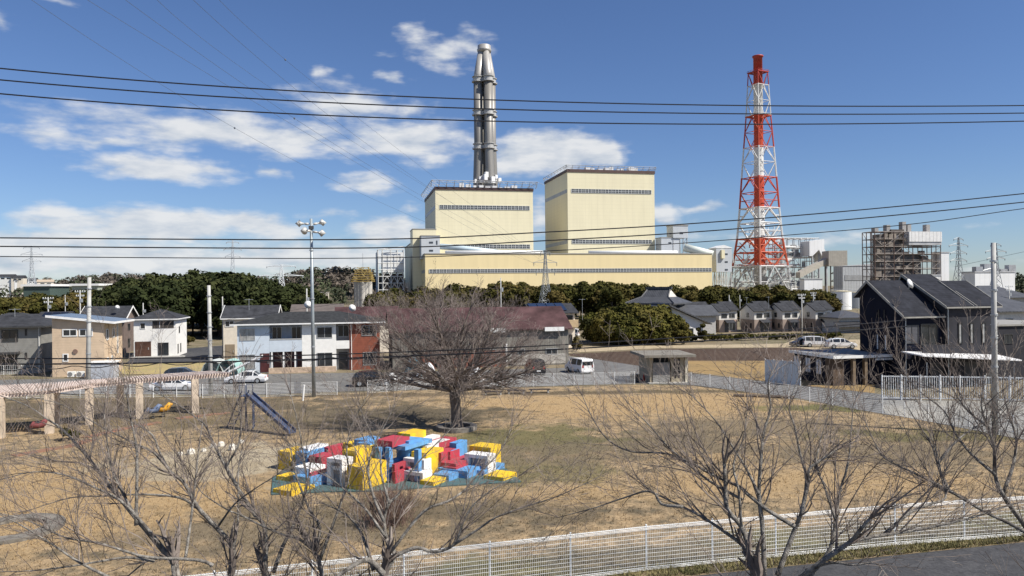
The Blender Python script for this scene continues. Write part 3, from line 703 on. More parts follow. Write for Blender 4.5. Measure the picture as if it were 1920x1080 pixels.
# lattice pylons
def pylon(px, pt, pb, Y, bw, arms, label, mat, r=.12, group=None, yaw=0.3, name='pylon'):
    o = at(px, 540, Y); h = hz(px, pt, Y); o = Vector((o.x, o.y, 0))
    th = thing(name, o, label, 'pylon', yaw, group); lgm = MB(); bm_ = MB(); am = MB()
    def wz(z): t = z/h; return bw*(1-t/.55*.72) if t < .55 else bw*(.28-.22*(t-.55)/.45)
    n = 11; zl = [h*(1-(1-i/n)**1.15) for i in range(n+1)]
    c = lambda k, z: Vector((wz(z)*(1 if k % 4 in (0, 3) else -1), wz(z)*(1 if k % 4 in (0, 1) else -1), z))
    for k in range(4):
        lgm.tube([c(k, z) for z in zl], r, 4)
        for a, b in zip(zl, zl[1:]): bm_.bar(c(k, a), c(k+1, b), r*.6); bm_.bar(c(k+1, a), c(k, b), r*.6); bm_.bar(c(k, b), c(k+1, b), r*.6)
    for (f, l) in arms:
        z = h*f
        for s in (-1, 1):
            tip = Vector((s*l, 0, z))
            for k in ((0, 3) if s > 0 else (1, 2)): am.bar(c(k, z), tip, r*.8); am.bar(c(k, min(h, z+h*.045)), tip, r*.6)
            for j in range(3): am.bar(Vector((s*l*.96, 0, z-.3*j*.9)), Vector((s*l*.96, 0, z-.3*j*.9-.6)), r*1.2)
    lgm.build('leg', mat, th); bm_.build('bracing', mat, th); am.build('cross_arm', mat, th); return th
pyl_m = M('pylon_steel', (.33,.35,.36), .5, .1, .5, metal=.2)
pylon(1023, 469, 560, 235, 2.7, ((.97, 1.6), (.83, 4.0), (.7, 3.2)), 'lattice pylon standing before the middle of the yellow hall', pyl_m, .085)
far_m = M('far_pylon_steel', (.42,.45,.48), .6, .1, .5)
pylon(60, 461, 530, 620, 5, ((.97, 6), (.86, 8), (.75, 7)), 'leftmost far pylon above the hilltop houses', far_m, .2)
pylon(437, 451, 512, 620, 5, ((.97, 5), (.86, 7), (.75, 6)), 'tall far pylon rising over the dark wood', far_m, .2)
pylon(528, 496, 530, 420, 5, ((.96, 8), (.75, 12)), 'broad far pylon with wide arms left of the speaker pole', M('pale_pylon_steel', (.55,.58,.6), .5), .22)
pylon(1798, 445, 530, 480, 4, ((.97, 4), (.87, 8), (.75, 7), (.63, 7)), 'pylon just right of the old boiler frame', pyl_m, .18)
pylon(1868, 456, 530, 430, 3.4, ((.97, 4), (.86, 8), (.74, 7)), 'pylon directly behind the tall roadside pole at the right', pyl_m, .18)

# ------------------------------------------------------------ houses
def pane_window(th, face, u, z, w, h, dims, fm=None, gm_=None, mull=1, name='window', fw=.07):
    """a framed window standing a little proud of the wall; its pane is a sub-part"""
    W_, D_ = dims
    f = MB(); p = MB(); fm = fm or frame_silver; gm_ = gm_ or glass
    def bx(m, a0, z0, a1, z1, o0, o1):
        if face == 'F': m.box(a0, -o1, z0, a1, -o0, z1)
        elif face == 'R': m.box(W_+o0, a0, z0, W_+o1, a1, z1)
        elif face == 'L': m.box(-o1, a0, z0, -o0, a1, z1)
    bx(p, u+fw, z+fw, u+w-fw, z+h-fw, -.02, .02)
    bx(f, u, z, u+fw, z+h, -.02, .07); bx(f, u+w-fw, z, u+w, z+h, -.02, .07); bx(f, u+fw, z, u+w-fw, z+fw, -.02, .07); bx(f, u+fw, z+h-fw, u+w-fw, z+h, -.02, .07)
    for i in range(mull): a = u+w*(i+1)/(mull+1); bx(f, a-.03, z+fw, a+.03, z+h-fw, -.02, .06)
    fo = f.build(name, fm, th); p.build('pane', gm_, fo); return fo
def door(th, face, u, z, w, h, dims, mat):
    W_, D_ = dims; m = MB()
    if face == 'F': m.box(u, -.06, z, u+w, .05, z+h)
    elif face == 'R': m.box(W_-.05, u, z, W_+.06, u+w, z+h)
    else: m.box(-.06, u, z, .05, u+w, z+h)
    d = m.build('door', mat, th); k = MB()
    if face == 'F': k.box(u+w*.82, -.12, z+h*.45, u+w*.87, -.06, z+h*.6)
    elif face == 'R': k.box(W_+.06, u+w*.82, z+h*.45, W_+.12, u+w*.87, z+h*.6)
    else: k.box(-.12, u+w*.82, z+h*.45, -.06, u+w*.87, z+h*.6)
    k.build('handle', frame_silver, d); return d
def roof_gable_x(th, x0, x1, y0, y1, yr, z0, zr, z1, mat, over=.5, thick=.2, trim=None):
    """ridge along x: front eave at y0/z0, ridge at yr/zr, back eave at y1/z1"""
    m = MB(); sf = (zr-z0)/(yr-y0); sb = (zr-z1)/(y1-yr)
    a = [(x0-over, y0-over, z0-sf*over), (x0-over, yr, zr), (x0-over, y1+over, z1-sb*over), (x0-over, y1+over, z1-sb*over+thick), (x0-over, yr, zr+thick*1.2), (x0-over, y0-over, z0-sf*over+thick)]
    m.ext(a, (x1-x0+2*over, 0, 0)); r = m.build('roof', mat, th)
    if trim:
        t = MB()
        for x in (x0-over-.06, x1+over):
            t.ext([(x, y0-over-.03, z0-sf*over-.03), (x, yr, zr-.03), (x, yr, zr+thick*1.2+.05), (x, y0-over-.03, z0-sf*over+thick+.05)], (.06, 0, 0))
            t.ext([(x, y1+over+.03, z1-sb*over-.03), (x, yr, zr-.03), (x, yr, zr+thick*1.2+.05), (x, y1+over+.03, z1-sb*over+thick+.05)], (.06, 0, 0))
        t.box(x0-over, y0-over-.1, z0-sf*over-.02, x1+over, y0-over-.01, z0-sf*over+.14); t.build('bargeboard', trim, r)
    return r
def wall_gable_x(th, x0, x1, y0, y1, yr, z0, zr, z1, mat, zb=0):
    return MB().ext([(x0,y0,zb),(x0,y1,zb),(x0,y1,z1),(x0,yr,zr),(x0,y0,z0)], (x1-x0, 0, 0)).build('wall', mat, th)
def roof_hip(th, x0, x1, y0, y1, z, zr, inset, mat, over=.6, thick=.18, trim=None):
    m = MB(); X0, X1, Y0, Y1 = x0-over, x1+over, y0-over, y1+over; ym = (y0+y1)/2
    b = [Vector((X0,Y0,z)),Vector((X1,Y0,z)),Vector((X1,Y1,z)),Vector((X0,Y1,z))]; t = [v+Vector((0,0,thick)) for v in b]
    r0 = Vector((x0+inset, ym, zr)); r1 = Vector((x1-inset, ym, zr))
    m.poly(b[::-1])
    for i in range(4): m.poly([b[i], b[(i+1)%4], t[(i+1)%4], t[i]])
    m.poly([t[0], t[1], r1, r0]); m.poly([t[1], t[2], r1]); m.poly([t[2], t[3], r0, r1]); m.poly([t[3], t[0], r0])
    r = m.build('roof', mat, th)
    if trim:
        q = MB(); q.box(X0-.08, Y0-.08, z-.05, X1+.08, Y0-.004, z+.13).box(X1+.004, Y0, z-.05, X1+.08, Y1, z+.13); q.build('gutter', trim, r)
    return r
def dish(th_loc, r, label, Yaw=0.6, stem=.5):
    t = thing('satellite_dish', th_loc, label, 'dish', Yaw)
    MB().lathe([(r*.2, 0), (r*.75, .1*r), (r, .28*r)], (0, 0, stem), 14, Vector((.3, -.9, .35)).normalized()).build('reflector', white, t, True)
    MB().bar((0,0,0),(0,0,stem),.04).build('mast', galv, t); return t

# grey house at the left edge
o = at(-75, 560, 100); o.z = 0; w = wid(o, 77, 600); h = hz(40, 614, 101); d = 9
t = thing('house', o, 'dark grey two storey house cut off by the left edge', 'house', YAW)
grey_sid = Mline('grey_siding', (.25,.245,.225), .85, 0, .3, 0, .08, .75, .08, 1)
body(t, 'wall', 0, 0, 0, w, d, h, grey_sid); roof_hip(t, 0, w, 0, d, h, h+1.9, 4, slate, .7, trim=frame_dark)
k = lambda px: wid(o, px, 640)
pane_window(t, 'F', k(3), hz(16,641,101), 2.0, 1.6, (w,d), frame_dark); pane_window(t, 'F', k(-8), .5, 2.6, 2.1, (w,d), frame_dark)
pane_window(t, 'F', k(47), hz(47,630,101), .25, .9, (w,d), frame_dark, mull=0); pane_window(t, 'F', k(47), hz(47,674,101), .25, .9, (w,d), frame_dark, mull=0)
MB().box(k(-10), -1, 2.75, k(38), 0, 3.0).build('canopy', frame_dark, t); MB().bar((w-.25,-.1,0),(w-.25,-.1,h),.05).build('downpipe', white, t)
# beige house with the shed roof
o = at(97, 560, 97); o.z = 0; w = wid(o, 195, 600); d = dep(o, 97, 600) if False else 7.8; hl = hz(97, 595, 97); hr = hz(195, 604, 98)
t = thing('house', o, 'beige two storey house with a sloping solar roof and white window frames', 'house', YAW)
beige = Mline('beige_siding', (.56,.43,.3), .86, 0, .34, 0, .08, .75, .07, 1)
MB().ext([(0,0,0),(w,0,0),(w,0,hr),(0,0,hl)], (0, d, 0)).build('wall', beige, t)
sl_ = (hl-hr)/w
rf = MB().ext([(-.5,-.6,hl+sl_*.5),(w+1.4,-.6,hr-sl_*1.4),(w+1.4,-.6,hr-sl_*1.4+.22),(-.5,-.6,hl+sl_*.5+.22)], (0, d+1.2, 0)).build('roof', M('blue_grey_solar', (.1,.13,.17), .25, .2, 1, spec=.6), t)
MB().ext([(-.55,-.68,hl+sl_*.55-.06),(w+1.45,-.68,hr-sl_*1.45-.06),(w+1.45,-.68,hr-sl_*1.45+.24),(-.55,-.68,hl+sl_*.55+.24)], (0, .07, 0)).box(w+1.41,-.6,hr-sl_*1.4-.06,w+1.48,d+.6,hr-sl_*1.4+.22).build('fascia', white, rf)
k = lambda px: wid(o, px, 620)
for (a, b, y0, y1) in ((117,145,617,631),(148,174,617,631),(117,128,663,678)):
    pane_window(t, 'F', k(a), hz(a,y1,97.5), k(b)-k(a), hz(a,y0,97.5)-hz(a,y1,97.5), (w,d), frame_white, mull=1 if b-a > 15 else 0, fw=.13)
MB().lathe([(.3,0),(.3,.12)], (k(141), 0, hz(141,659,97.5)), 14, Vector((0,-1,0))).build('vent_cover', M('brown_vent', (.2,.13,.1)), t)
for (u, z, ww, hh_) in ((.8,4.6,.8,1.5),(3.4,4.8,.9,1.3),(5.3,2.5,.5,4.2),(1.0,.5,.6,1.8),(2.8,.5,.6,1.9)): pane_window(t, 'R', u, z, ww, hh_, (w,d), frame_white, mull=0, fw=.1)
MB().bar((w+.08,1.8,0),(w+.08,1.8,hr),.05).build('downpipe', beige, t)
# white house with pyramid roof
o = at(250, 560, 124); o.z = 0; w = wid(o, 330, 620); d = 8.2; h = hz(250, 600, 124)
t = thing('house', o, 'plain white two storey house with a dark hipped roof and brown entrance', 'house', YAW)
body(t, 'wall', 0, 0, 0, w, d, h, off_white); roof_hip(t, 0, w, 0, d, h, h+1.75, 3.4, slate, .45, trim=white)
k = lambda px: wid(o, px, 620)
pane_window(t, 'F', k(263), hz(263,617,124), .8, 1.0, (w,d), frame_white, mull=0)
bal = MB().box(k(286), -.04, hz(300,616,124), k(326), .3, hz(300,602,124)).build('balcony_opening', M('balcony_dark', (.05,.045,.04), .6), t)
MB().box(k(299), -.05, hz(300,615,124), k(300), -.02, hz(300,603,124)).build('divider', frame_white, bal)
door(t, 'F', k(253), .2, k(283)-k(253), 2.5, (w,d), M('dark_brown_wood', (.09,.045,.03), .6, .25, 2))
pane_window(t, 'F', k(296), .35, k(316)-k(296), 2.1, (w,d), frame_dark); 
for (u, z, ww, hh_) in ((1.0,.5,.5,1.6),(3.0,.6,.5,1.5),(2.0,3.9,.7,1.1)): pane_window(t, 'R', u, z, ww, hh_, (w,d), frame_dark, mull=0)
MB().box(-.3,-1.6,0,w+1.5,-.05,.22).build('step', concrete, t)
# dark gabled house behind, with bargeboards
o = at(150, 560, 132); o.z = 0; w = wid(o, 232, 620); d = 8; h = hz(150, 600, 132); zr = hz(160, 577, 135)
t = thing('house', o, 'long dark roofed brown house with pale gable boards behind the beige house', 'house', YAW)
wall_gable_x(t, 0, w, 0, d, d/2, h, zr, h, M('brown_siding', (.17,.13,.11), .7, .12, 1)); roof_gable_x(t, 0, w, 0, d, d/2, h, zr, h, slate, .5, .2, off_white)
pane_window(t, 'R', 2.4, 4.0, 1.4, 1.2, (w,d), frame_dark); pane_window(t, 'R', 2.4, .9, 1.4, 1.6, (w,d), frame_dark)
dish(t.location+Vector((w*.78, d*.25, zr-.5)), .42, 'small white dish on the ridge of the brown gabled house')
# house with solar panels between
o = at(60, 560, 120); o.z = 0; w = wid(o, 112, 620); d = 8; h = hz(60, 611, 120); zr = hz(80, 588, 122)
t = thing('house', o, 'dark house with black solar panels squeezed behind the grey house', 'house', YAW)
wall_gable_x(t, 0, w, 0, d, d*.6, h, zr, h, charcoal); roof_gable_x(t, 0, w, 0, d, d*.6, h, zr, h, slate, .5, .2)
so = MB()
for i in range(3): x0 = .4+i*w/3.2; sf = (zr-h)/(d*.6); so.ext([(x0,.3,h+.4+sf*.3),(x0+w/3.6,.3,h+.4+sf*.3),(x0+w/3.6,d*.5,h+.4+sf*d*.5),(x0,d*.5,h+.4+sf*d*.5)], (0,0,.06))
so.parts('solar_panel', M('solar_black', (.012,.014,.022), .15, .2, 2, spec=.7), t); pane_window(t, 'F', w*.6, 3.6, 1.2, 1.2, (w,d), frame_white)
o = at(-10, 560, 128); o.z = 0; w = wid(o, 62, 620); d = 8; h = hz(0, 606, 128); zr = hz(20, 592, 131)
t = thing('house', o, 'dark roof with solar strips seen over the grey house at the left', 'house', YAW)
wall_gable_x(t, 0, w, 0, d, d*.5, h, zr, h, charcoal); roof_gable_x(t, 0, w, 0, d, d*.5, h, zr, h, slate, .5, .2, galv)
# cream house behind the apartment
o = at(418, 560, 117); o.z = 0; w = wid(o, 517, 620); d = 8; h = hz(418, 597, 117); zr = hz(430, 576, 120)
t = thing('house', o, 'cream house with a dark grey gable roof left behind the pale blue flats', 'house', YAW)
wall_gable_x(t, 0, w, 0, d, d*.5, h, zr, h, cream); roof_gable_x(t, 0, w, 0, d, d*.5, h, zr, h, slate, .35, .2, white)
k = lambda px: wid(o, px, 620)
pane_window(t, 'F', k(422), hz(422,613,117), k(439)-k(422), .95, (w,d), frame_white); door(t, 'F', k(422), .2, k(440)-k(422), 2.4, (w,d), M('tan_shutter', (.25,.2,.14), .6, .1, 1))
# two storey flats: pale blue, white and brick sections under one hipped roof
o = at(444, 560, 99); o.z = 0; w = wid(o, 712, 620); d = 8.5; h = hz(444, 609.5, 99)
t = thing('apartment_house', o, 'two storey flats with pale blue, white and brick red sections under one roof', 'apartment house', YAW)
k = lambda px: wid(o, px, 620)
pale_blue = M('pale_blue_siding', (.52,.58,.64), .7, .05, 1.5); brick = Mline('brick_siding', (.24,.075,.045), .75, 0, .25, 0, .12, .8, .15, 1.5)
s1, s2, s3, s4, s5 = k(505), k(566), k(630), k(655), w
zf = hz(500, 660, 100)
body(t, 'wall', 0, 0, 0, s1, d, h, pale_blue)
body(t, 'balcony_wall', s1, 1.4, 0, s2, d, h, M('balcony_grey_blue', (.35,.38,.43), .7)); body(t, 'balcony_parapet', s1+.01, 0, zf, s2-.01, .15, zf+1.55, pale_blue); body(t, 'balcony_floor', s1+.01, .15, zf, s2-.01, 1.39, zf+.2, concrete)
body(t, 'balcony_rail', s1+.01, -.02, zf+1.55, s2-.01, .1, zf+1.75, frame_silver)
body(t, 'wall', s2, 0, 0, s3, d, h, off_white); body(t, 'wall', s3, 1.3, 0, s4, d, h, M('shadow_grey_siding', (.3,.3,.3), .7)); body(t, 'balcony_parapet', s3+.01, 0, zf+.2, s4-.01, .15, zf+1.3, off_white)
body(t, 'wall', s4, 0, 0, s5, d, h, brick)
roof_hip(t, 0, w, 0, d, h, hz(560, 585, 103), 5.6, M('charcoal_shingle', (.038,.04,.042), .9, .25, 2, spec=.15), .7, trim=white)
for (a, b, yt, yb, sec) in ((449,478,616,638,0),(594,623,614,635,0),(678,706,612,632,0)):
    pane_window(t, 'F', k(a), hz(a,yb,100), k(b)-k(a), hz(a,yt,100)-hz(a,yb,100), (w,d), frame_silver, None if a != 449 else pale_glass)
for (a, b) in ((508,528),(545,565)):
    f = pane_window(t, 'F', k(a), hz(a,637,100), k(b)-k(a)-.1, 1.65, (w,d), frame_silver); f.location.y = 1.4
f = pane_window(t, 'F', k(633), hz(633,634,100), 1.5, 1.6, (w,d), frame_silver); f.location.y = 1.3
pane_window(t, 'F', k(449), .6, k(478)-k(449), 1.9, (w,d), frame_silver, pale_glass); pane_window(t, 'F', k(594), .6, k(623)-k(594), 1.9, (w,d), frame_silver); pane_window(t, 'F', k(680), .6, k(706)-k(680), 1.8, (w,d), frame_silver)
dr = M('maroon_door', (.07,.02,.02), .5, .2, 1)
for i in range(4): f = door(t, 'F', s1-1.2+i*1.55, .1, 1.2, 2.5, (w,d), dr); f.location.y = 0 if i == 0 else 1.4
for i in range(3): MB().box(s1+.2+i*1.5, 0, 0, s1+.38+i*1.5, .2, zf-.01).build('porch_post', white, t)
f = door(t, 'F', s3+.3, .1, 1.2, 2.3, (w,d), frame_dark); f.location.y = 1.3
body(t, 'planter', s1, -1.2, 0, s3, -.8, .7, M('pinkish_stone', (.5,.38,.28), .85, .2, 2))
MB().bar((s4+.25,-.1,0),(s4+.25,-.1,h),.05).build('downpipe', white, t)
# long red roofed workshop behind the big tree
Yr = 107; o = at(735, 560, Yr-5.5); o.z = 0; w = wid(o, 1066, 640); d = 11
hr_ = hz(1066, 613.5, Yr+.5); zr = hz(1000, 577, Yr+6)
t = thing('workshop', o, 'long shabby workshop with a faded red roof behind the big bare tree', 'workshop', YAW)
wall_gable_x(t, 0, w, 0, d, d/2, hr_, zr, hr_, Mline('weathered_corrugated', (.2,.19,.165), .7, .35, 0, .2, 0, .85, .3, .5))
roof_gable_x(t, 0, w, 0, d, d/2, hr_, zr, hr_, Mline('faded_red_roof', (.085,.047,.048), .75, .45, 0, .15, 0, .85, .35, .35, .15), .5, .2)
k = lambda px: wid(o, px, 650)
for (a, b) in ((958,984),(1023,1045),(905,930)): pane_window(t, 'F', k(a), hz(a,664,Yr), k(b)-k(a), .9, (w,d), frame_silver, mull=1)
for (a, b) in ((918,946),(1020,1056)): f = MB().box(k(a), -.62, hr_-.42, k(b), -.5, hr_+.15).build('white_patch', white, t)
body(t, 'red_panel', k(788), -.06, 0, k(948), 0, hz(850,655,Yr), M('rusty_red_panel', (.2,.075,.05), .8, .3, .8)); body(t, 'white_post', k(948), -.1, 0, k(951), .02, 3.2, white); body(t, 'pale_panel', k(955), -.05, .2, k(1060), 0, 1.6, M('pale_panel', (.4,.38,.34), .8, .2, 1))
o = at(632, 560, 128); o.z = 0; w = wid(o, 745, 620); h = hz(640, 600, 128)
t = thing('house', o, 'reddish roofed building peeping over the roof of the flats', 'house', YAW)
wall_gable_x(t, 0, w, 0, 9, 4.5, h, hz(650,578,132), h, cream); roof_gable_x(t, 0, w, 0, 9, 4.5, h, hz(650,578,132), h, MATS['faded_red_roof'], .5, .2)
o = at(548, 560, 140); o.z = 0; w = wid(o, 640, 620); h = hz(560, 588, 140)
t = thing('house', o, 'brownish low roof line just behind the ridge of the flats', 'house', YAW)
wall_gable_x(t, 0, w, 0, 9, 4.5, h, hz(560,573,144), h, cream); roof_gable_x(t, 0, w, 0, 9, 4.5, h, hz(560,573,144), h, M('brown_roof', (.12,.1,.09), .8, .15, 1), .5, .2)
# solar roof house right of the workshop
o = at(1000, 560, 135); o.z = 0; w = wid(o, 1078, 620); d = 8; h = hz(1078, 586, 136)
t = thing('house', o, 'cream house with blue black solar roof at the right end of the workshop', 'house', YAW)
wall_gable_x(t, 0, w, 0, d, d*.55, h, hz(1040,571,140), h, cream); roof_gable_x(t, 0, w, 0, d, d*.55, h, hz(1040,571,140), h, slate, .6, .2)
zz_ = hz(1040,571,140); sf = (zz_-h)/(d*.55); so = MB()
for i in range(4): x0 = w-1.2-(i+1)*1.7; so.ext([(x0,.2,h+.36+sf*.2),(x0+1.55,.2,h+.36+sf*.2),(x0+1.55,d*.5,h+.36+sf*d*.5),(x0,d*.5,h+.36+sf*d*.5)], (0,0,.06))
so.parts('solar_panel', M('solar_blue', (.02,.03,.06), .15, .2, 2, spec=.7), t)
pane_window(t, 'F', w-1.9, h-1.9, 1.5, 1.4, (w,d), frame_dark); body(t, 'balcony', w-2.6, -1.2, hz(1072,613,136), w+.3, -.02, hz(1072,600,136), M('tan_balcony', (.45,.34,.2), .7))
pane_window(t, 'F', w-2, .7, 1.5, 1.7, (w,d), frame_dark)
# traditional tiled house
tile = Mline('grey_roof_tile', (.085,.088,.095), .6, .6, 0, .3, 0, .5, .15, 1)
o = at(1191, 560, 174); o.z = 0; w = 8.6; d = 7.4; h = hz(1185, 570, 172); zr = hz(1220, 541.5, 172)
t = thing('traditional_house', o, 'big old house with a sweeping grey tiled hip and gable roof', 'house', R(-36))
body(t, 'wall', 0, 0, 0, w, d, h+.4, M('aged_plaster', (.5,.47,.42), .8, .1, 1))
m = MB(); ov = 1.7; ym = d/2; zm = h+(zr-h)*.45
q = [Vector((-ov,-ov,h-.1)),Vector((w+ov,-ov,h-.1)),Vector((w+ov,d+ov,h-.1)),Vector((-ov,d+ov,h-.1))]; a_, b_ = w*.18, w*.82; ra, rb_ = Vector((a_,ym,zr)), Vector((b_,ym,zr))
i1 = [Vector((a_-.6,d*.18,zm)),Vector((b_+.6,d*.18,zm)),Vector((b_+.6,d*.82,zm)),Vector((a_-.6,d*.82,zm))]
m.poly(q[::-1])
for i in range(4):
    j = (i+1) % 4; m.poly([q[i], q[j], q[j]+Vector((0,0,.3)), q[i]+Vector((0,0,.3))]); m.poly([q[i]+Vector((0,0,.3)), q[j]+Vector((0,0,.3)), i1[j], i1[i]])
m.poly([i1[0], i1[1], rb_, ra]); m.poly([i1[2], i1[3], ra, rb_])
m.box(a_-.5, ym-.3, zr-.1, b_+.5, ym+.3, zr+.45)
for p0_, p1_ in ((ra, i1[0]), (rb_, i1[1]), (i1[0], q[0]+Vector((0,0,.35))), (i1[1], q[1]+Vector((0,0,.35)))): m.bar(p0_, p1_, .18)
r_ = m.build('roof', tile, t); g_ = MB(); g_.poly([i1[1], i1[2], rb_]); g_.poly([i1[3], i1[0], ra]); [q_.__setitem__('label', 'plastered gable triangle of the tiled roof') for q_ in g_.parts('gable', M('aged_plaster_gable', (.55,.52,.47)), r_)]
for u_ in (1.2, 3.9): pane_window(t, 'R', u_, h-2.0, 2.0, 1.7, (w,d), frame_dark, pale_glass)
for i in range(4): pane_window(t, 'F', .6+i*w/4.2, h-2.0, w/5, 1.7, (w,d), frame_dark, pale_glass if i in (1,2) else None)
# lower tiled wing facing the camera with its gable
o = at(1236, 560, 152); o.z = 0; w = wid(o, 1318, 600); d = 8; h = hz(1318, 604, 153); zr = hz(1250, 574, 153)
t = thing('house', o, 'low white walled house with a dark tiled gable in front of the old house', 'house', YAW)
MB().ext([(0,0,0),(w,0,0),(w,0,h),(w*.2,0,zr),(0,0,zr-1)], (0, d, 0)).build('wall', M('white_plaster', (.7,.69,.66), .7, .06, 1), t)
m = MB()
m.ext([(w*.2-.02,-.9,zr+.05),(w+1.6,-.9,h-.55),(w+1.6,-.9,h-.3),(w*.2-.02,-.9,zr+.35)], (0, d+1.4, 0)); m.ext([(w*.2+.02,-.9,zr+.05),(-1.4,-.9,zr-1.9),(-1.4,-.9,zr-1.6),(w*.2+.02,-.9,zr+.36)], (0, d+1.4, 0)); m.bar((w*.2,-1,zr+.4),(w*.2,d+.6,zr+.4),.25)
m.build('roof', tile, t); pane_window(t, 'F', w*.55, .8, 2.2, 1.6, (w,d), frame_silver); pane_window(t, 'F', w*.15, zr-2.2, 1.0, .8, (w,d), frame_silver)
o = at(1255, 560, 168); o.z = 0; w = wid(o, 1342, 600); h = hz(1300, 590, 168)
t = thing('house', o, 'long low tiled roof linking the old house to the terrace houses', 'house', YAW)
wall_gable_x(t, 0, w, 0, 7, 3.5, h, h+1.8, h, M('grey_plaster', (.4,.39,.37), .8)); roof_gable_x(t, 0, w, 0, 7, 3.5, h, h+1.8, h, tile, .8, .2)
# the row of five terrace houses
ter_lo = Mline('brownish_siding', (.3,.24,.2), .85, 0, .3, 0, .1, .75, .1, 1); ter_up = M('light_grey_siding', (.64,.62,.57), .75, .06, 1); ter_lo2 = M('pinkish_panel', (.42,.3,.24), .75, .1, 1)
spots = [(1297, 1340, 'first and most hidden of the row of terrace houses beside the tiled roofs'), (1348, 1397, 'second terrace house of the row with a pinkish ground floor beside a white shed'), (1414, 1449, 'middle terrace house of the row with a small porch roof'),
         (1467, 1506, 'fourth terrace house of the row just left of the slim grey pole'), (1529, 1570, 'last terrace house of the row beside the hipped grey roof')]
base_t = None
for (pa, pb_, lab) in spots:
    Yt = 176; o = at(pa, 560, Yt); o.z = 0
    if base_t is None:
        w = 5.5; d1 = 6.4; h = 5.0; zr = 6.55
        t = thing('terrace_house', o, lab, 'house', YAW, 'terrace houses in a row')
        wa = w*.46
        body(t, 'lower_wall', 0, 0, 0, wa, d1, 2.95, ter_lo); wall_gable_x(t, 0, wa, 0, d1, d1*.5, h, zr, h, ter_up, 2.95); roof_gable_x(t, 0, wa, 0, d1, d1*.5, h, zr, h, slate, .35, .18, frame_dark)
        body(t, 'lower_wall', wa, 1.6, 0, w, d1+1.6, 2.95, ter_lo2); wall_gable_x(t, wa, w, 1.6, d1+1.6, d1*.5+1.6, h+.25, zr+.45, h+.25, ter_up, 2.95); roof_gable_x(t, wa, w, 1.6, d1+1.6, d1*.5+1.6, h+.25, zr+.45, h+.25, slate, .35, .18, frame_dark)
        pane_window(t, 'F', .6, 3.4, 1.4, 1.0, (wa, d1), frame_dark); f = pane_window(t, 'F', wa+.4, 3.3, 2.0, 1.2, (w, d1), frame_silver); f.location.y = 1.6
        pane_window(t, 'L', 2.4, 3.4, 1.0, 1.1, (wa, d1), frame_dark, mull=0); pane_window(t, 'L', 1.2, .9, .7, 1.2, (wa, d1), frame_dark, mull=0); pane_window(t, 'L', 3.6, .9, .7, 1.2, (wa, d1), frame_dark, mull=0)
        MB().ext([(wa-1.2,.0,2.5),(wa-1.2,-1.2,2.2),(wa-1.2,-1.2,2.35),(wa-1.2,0,3.0)], (2.4,0,0)).build('porch_roof', slate, t)
        f = door(t, 'F', wa-1.1, .1, 1.0, 2.1, (w, d1), frame_dark)
        f = pane_window(t, 'F', wa+.8, .3, 1.7, 1.9, (w, d1), frame_silver); f.location.y = 1.6
        base_t = t
    else:
        t = copy_tree(base_t); t['label'] = lab; t.location = o
o = at(1573, 560, 170); o.z = 0; w = wid(o, 1630, 600); h = hz(1573, 597, 170)
t = thing('house', o, 'low house with a dark hipped roof half hidden by the navy house', 'house', YAW)
body(t, 'wall', 0, 0, 0, w, 8, h, M('pale_grey_siding', (.5,.49,.46), .7)); roof_hip(t, 0, w, 0, 8, h, h+1.7, 3.5, tile, .8)
MB().ext([(-2.5,-2.6,h-1.9),(w,-2.6,h-1.9),(w,0,h-.9),(-1.5,0,h-.9)], (0,0,.15)).build('lower_roof', slate, t)
navy_slate = Mline('dark_navy_slate', (.026,.028,.036), .75, 0, .22, .1, .18, .85, .25, 1.2, .12)
# navy house on the right
o = at(1695, 560, 80); o.z = 0; d = dep(o, 1612, 600); s2 = wid(o, 1767, 600); s3 = wid(o, 1859, 600)
t = thing('house', o, 'large dark navy house with two stepped slate roofs on the right', 'house', YAW)
e1 = hz(1697, 591, 80); r1 = hz(1628, 530, 85.5); bk1 = hz(1606, 553, 87.5)
yr1 = d*.74
wall_gable_x(t, 0, s2, 0, d, yr1, e1, r1, bk1, navy); roof_gable_x(t, 0, s2, 0, d, yr1, e1, r1, bk1, navy_slate, .45, .2, M('grey_bargeboard', (.3,.29,.26), .6))
o2y = -.6; e2 = hz(1765, 574, 80.5); r2 = hz(1690, 518, 86); yr2 = 5.6
wall_gable_x(t, s2, s2+3.2, o2y, d-.6, yr2, e2, r2, r2-1.6, charcoal); roof_gable_x(t, s2, s2+3.0, o2y, d-.6, yr2, e2, r2, r2-1.6, navy_slate, .42, .2, MATS['grey_bargeboard'])
r3 = hz(1800, 530, 84.5); wall_gable_x(t, s2+3.2, s3, o2y, d-2.2, 3.9, e2-.01, r3, r3-1.4, charcoal); roof_gable_x(t, s2+3.45, s3, o2y, d-2.2, 3.9, e2-.01, r3, r3-1.4, navy_slate, .38, .2, MATS['grey_bargeboard'])
k = lambda px: wid(o, px, 620)
for px_ in (1788, 1809.5, 1831.5):
    f = pane_window(t, 'F', k(px_), hz(px_,645,81), k(px_+8)-k(px_), hz(px_,605,81)-hz(px_,645,81), (s3,d), black, pale_glass, mull=0, fw=.12); f.location.y = o2y
for u, z0_, hh_, g_ in ((1.2,8.1,1.0,glass),(2.1,8.1,1.0,glass),(1.0,4.6,1.7,white),(2.3,4.6,1.7,white)): pane_window(t, 'L', d-1.0-u-1.2, z0_-.9, .35, hh_, (s3,d), navy, g_, mull=0, fw=.04)
pane_window(t, 'F', k(1697), 4.6, k(1722)-k(1697), 2.0, (s3,d), frame_dark, M('dim_grey_glass', (.09,.09,.1), .3)); pane_window(t, 'F', k(1726), 4.4, k(1758)-k(1726), 2.3, (s3,d), frame_dark)
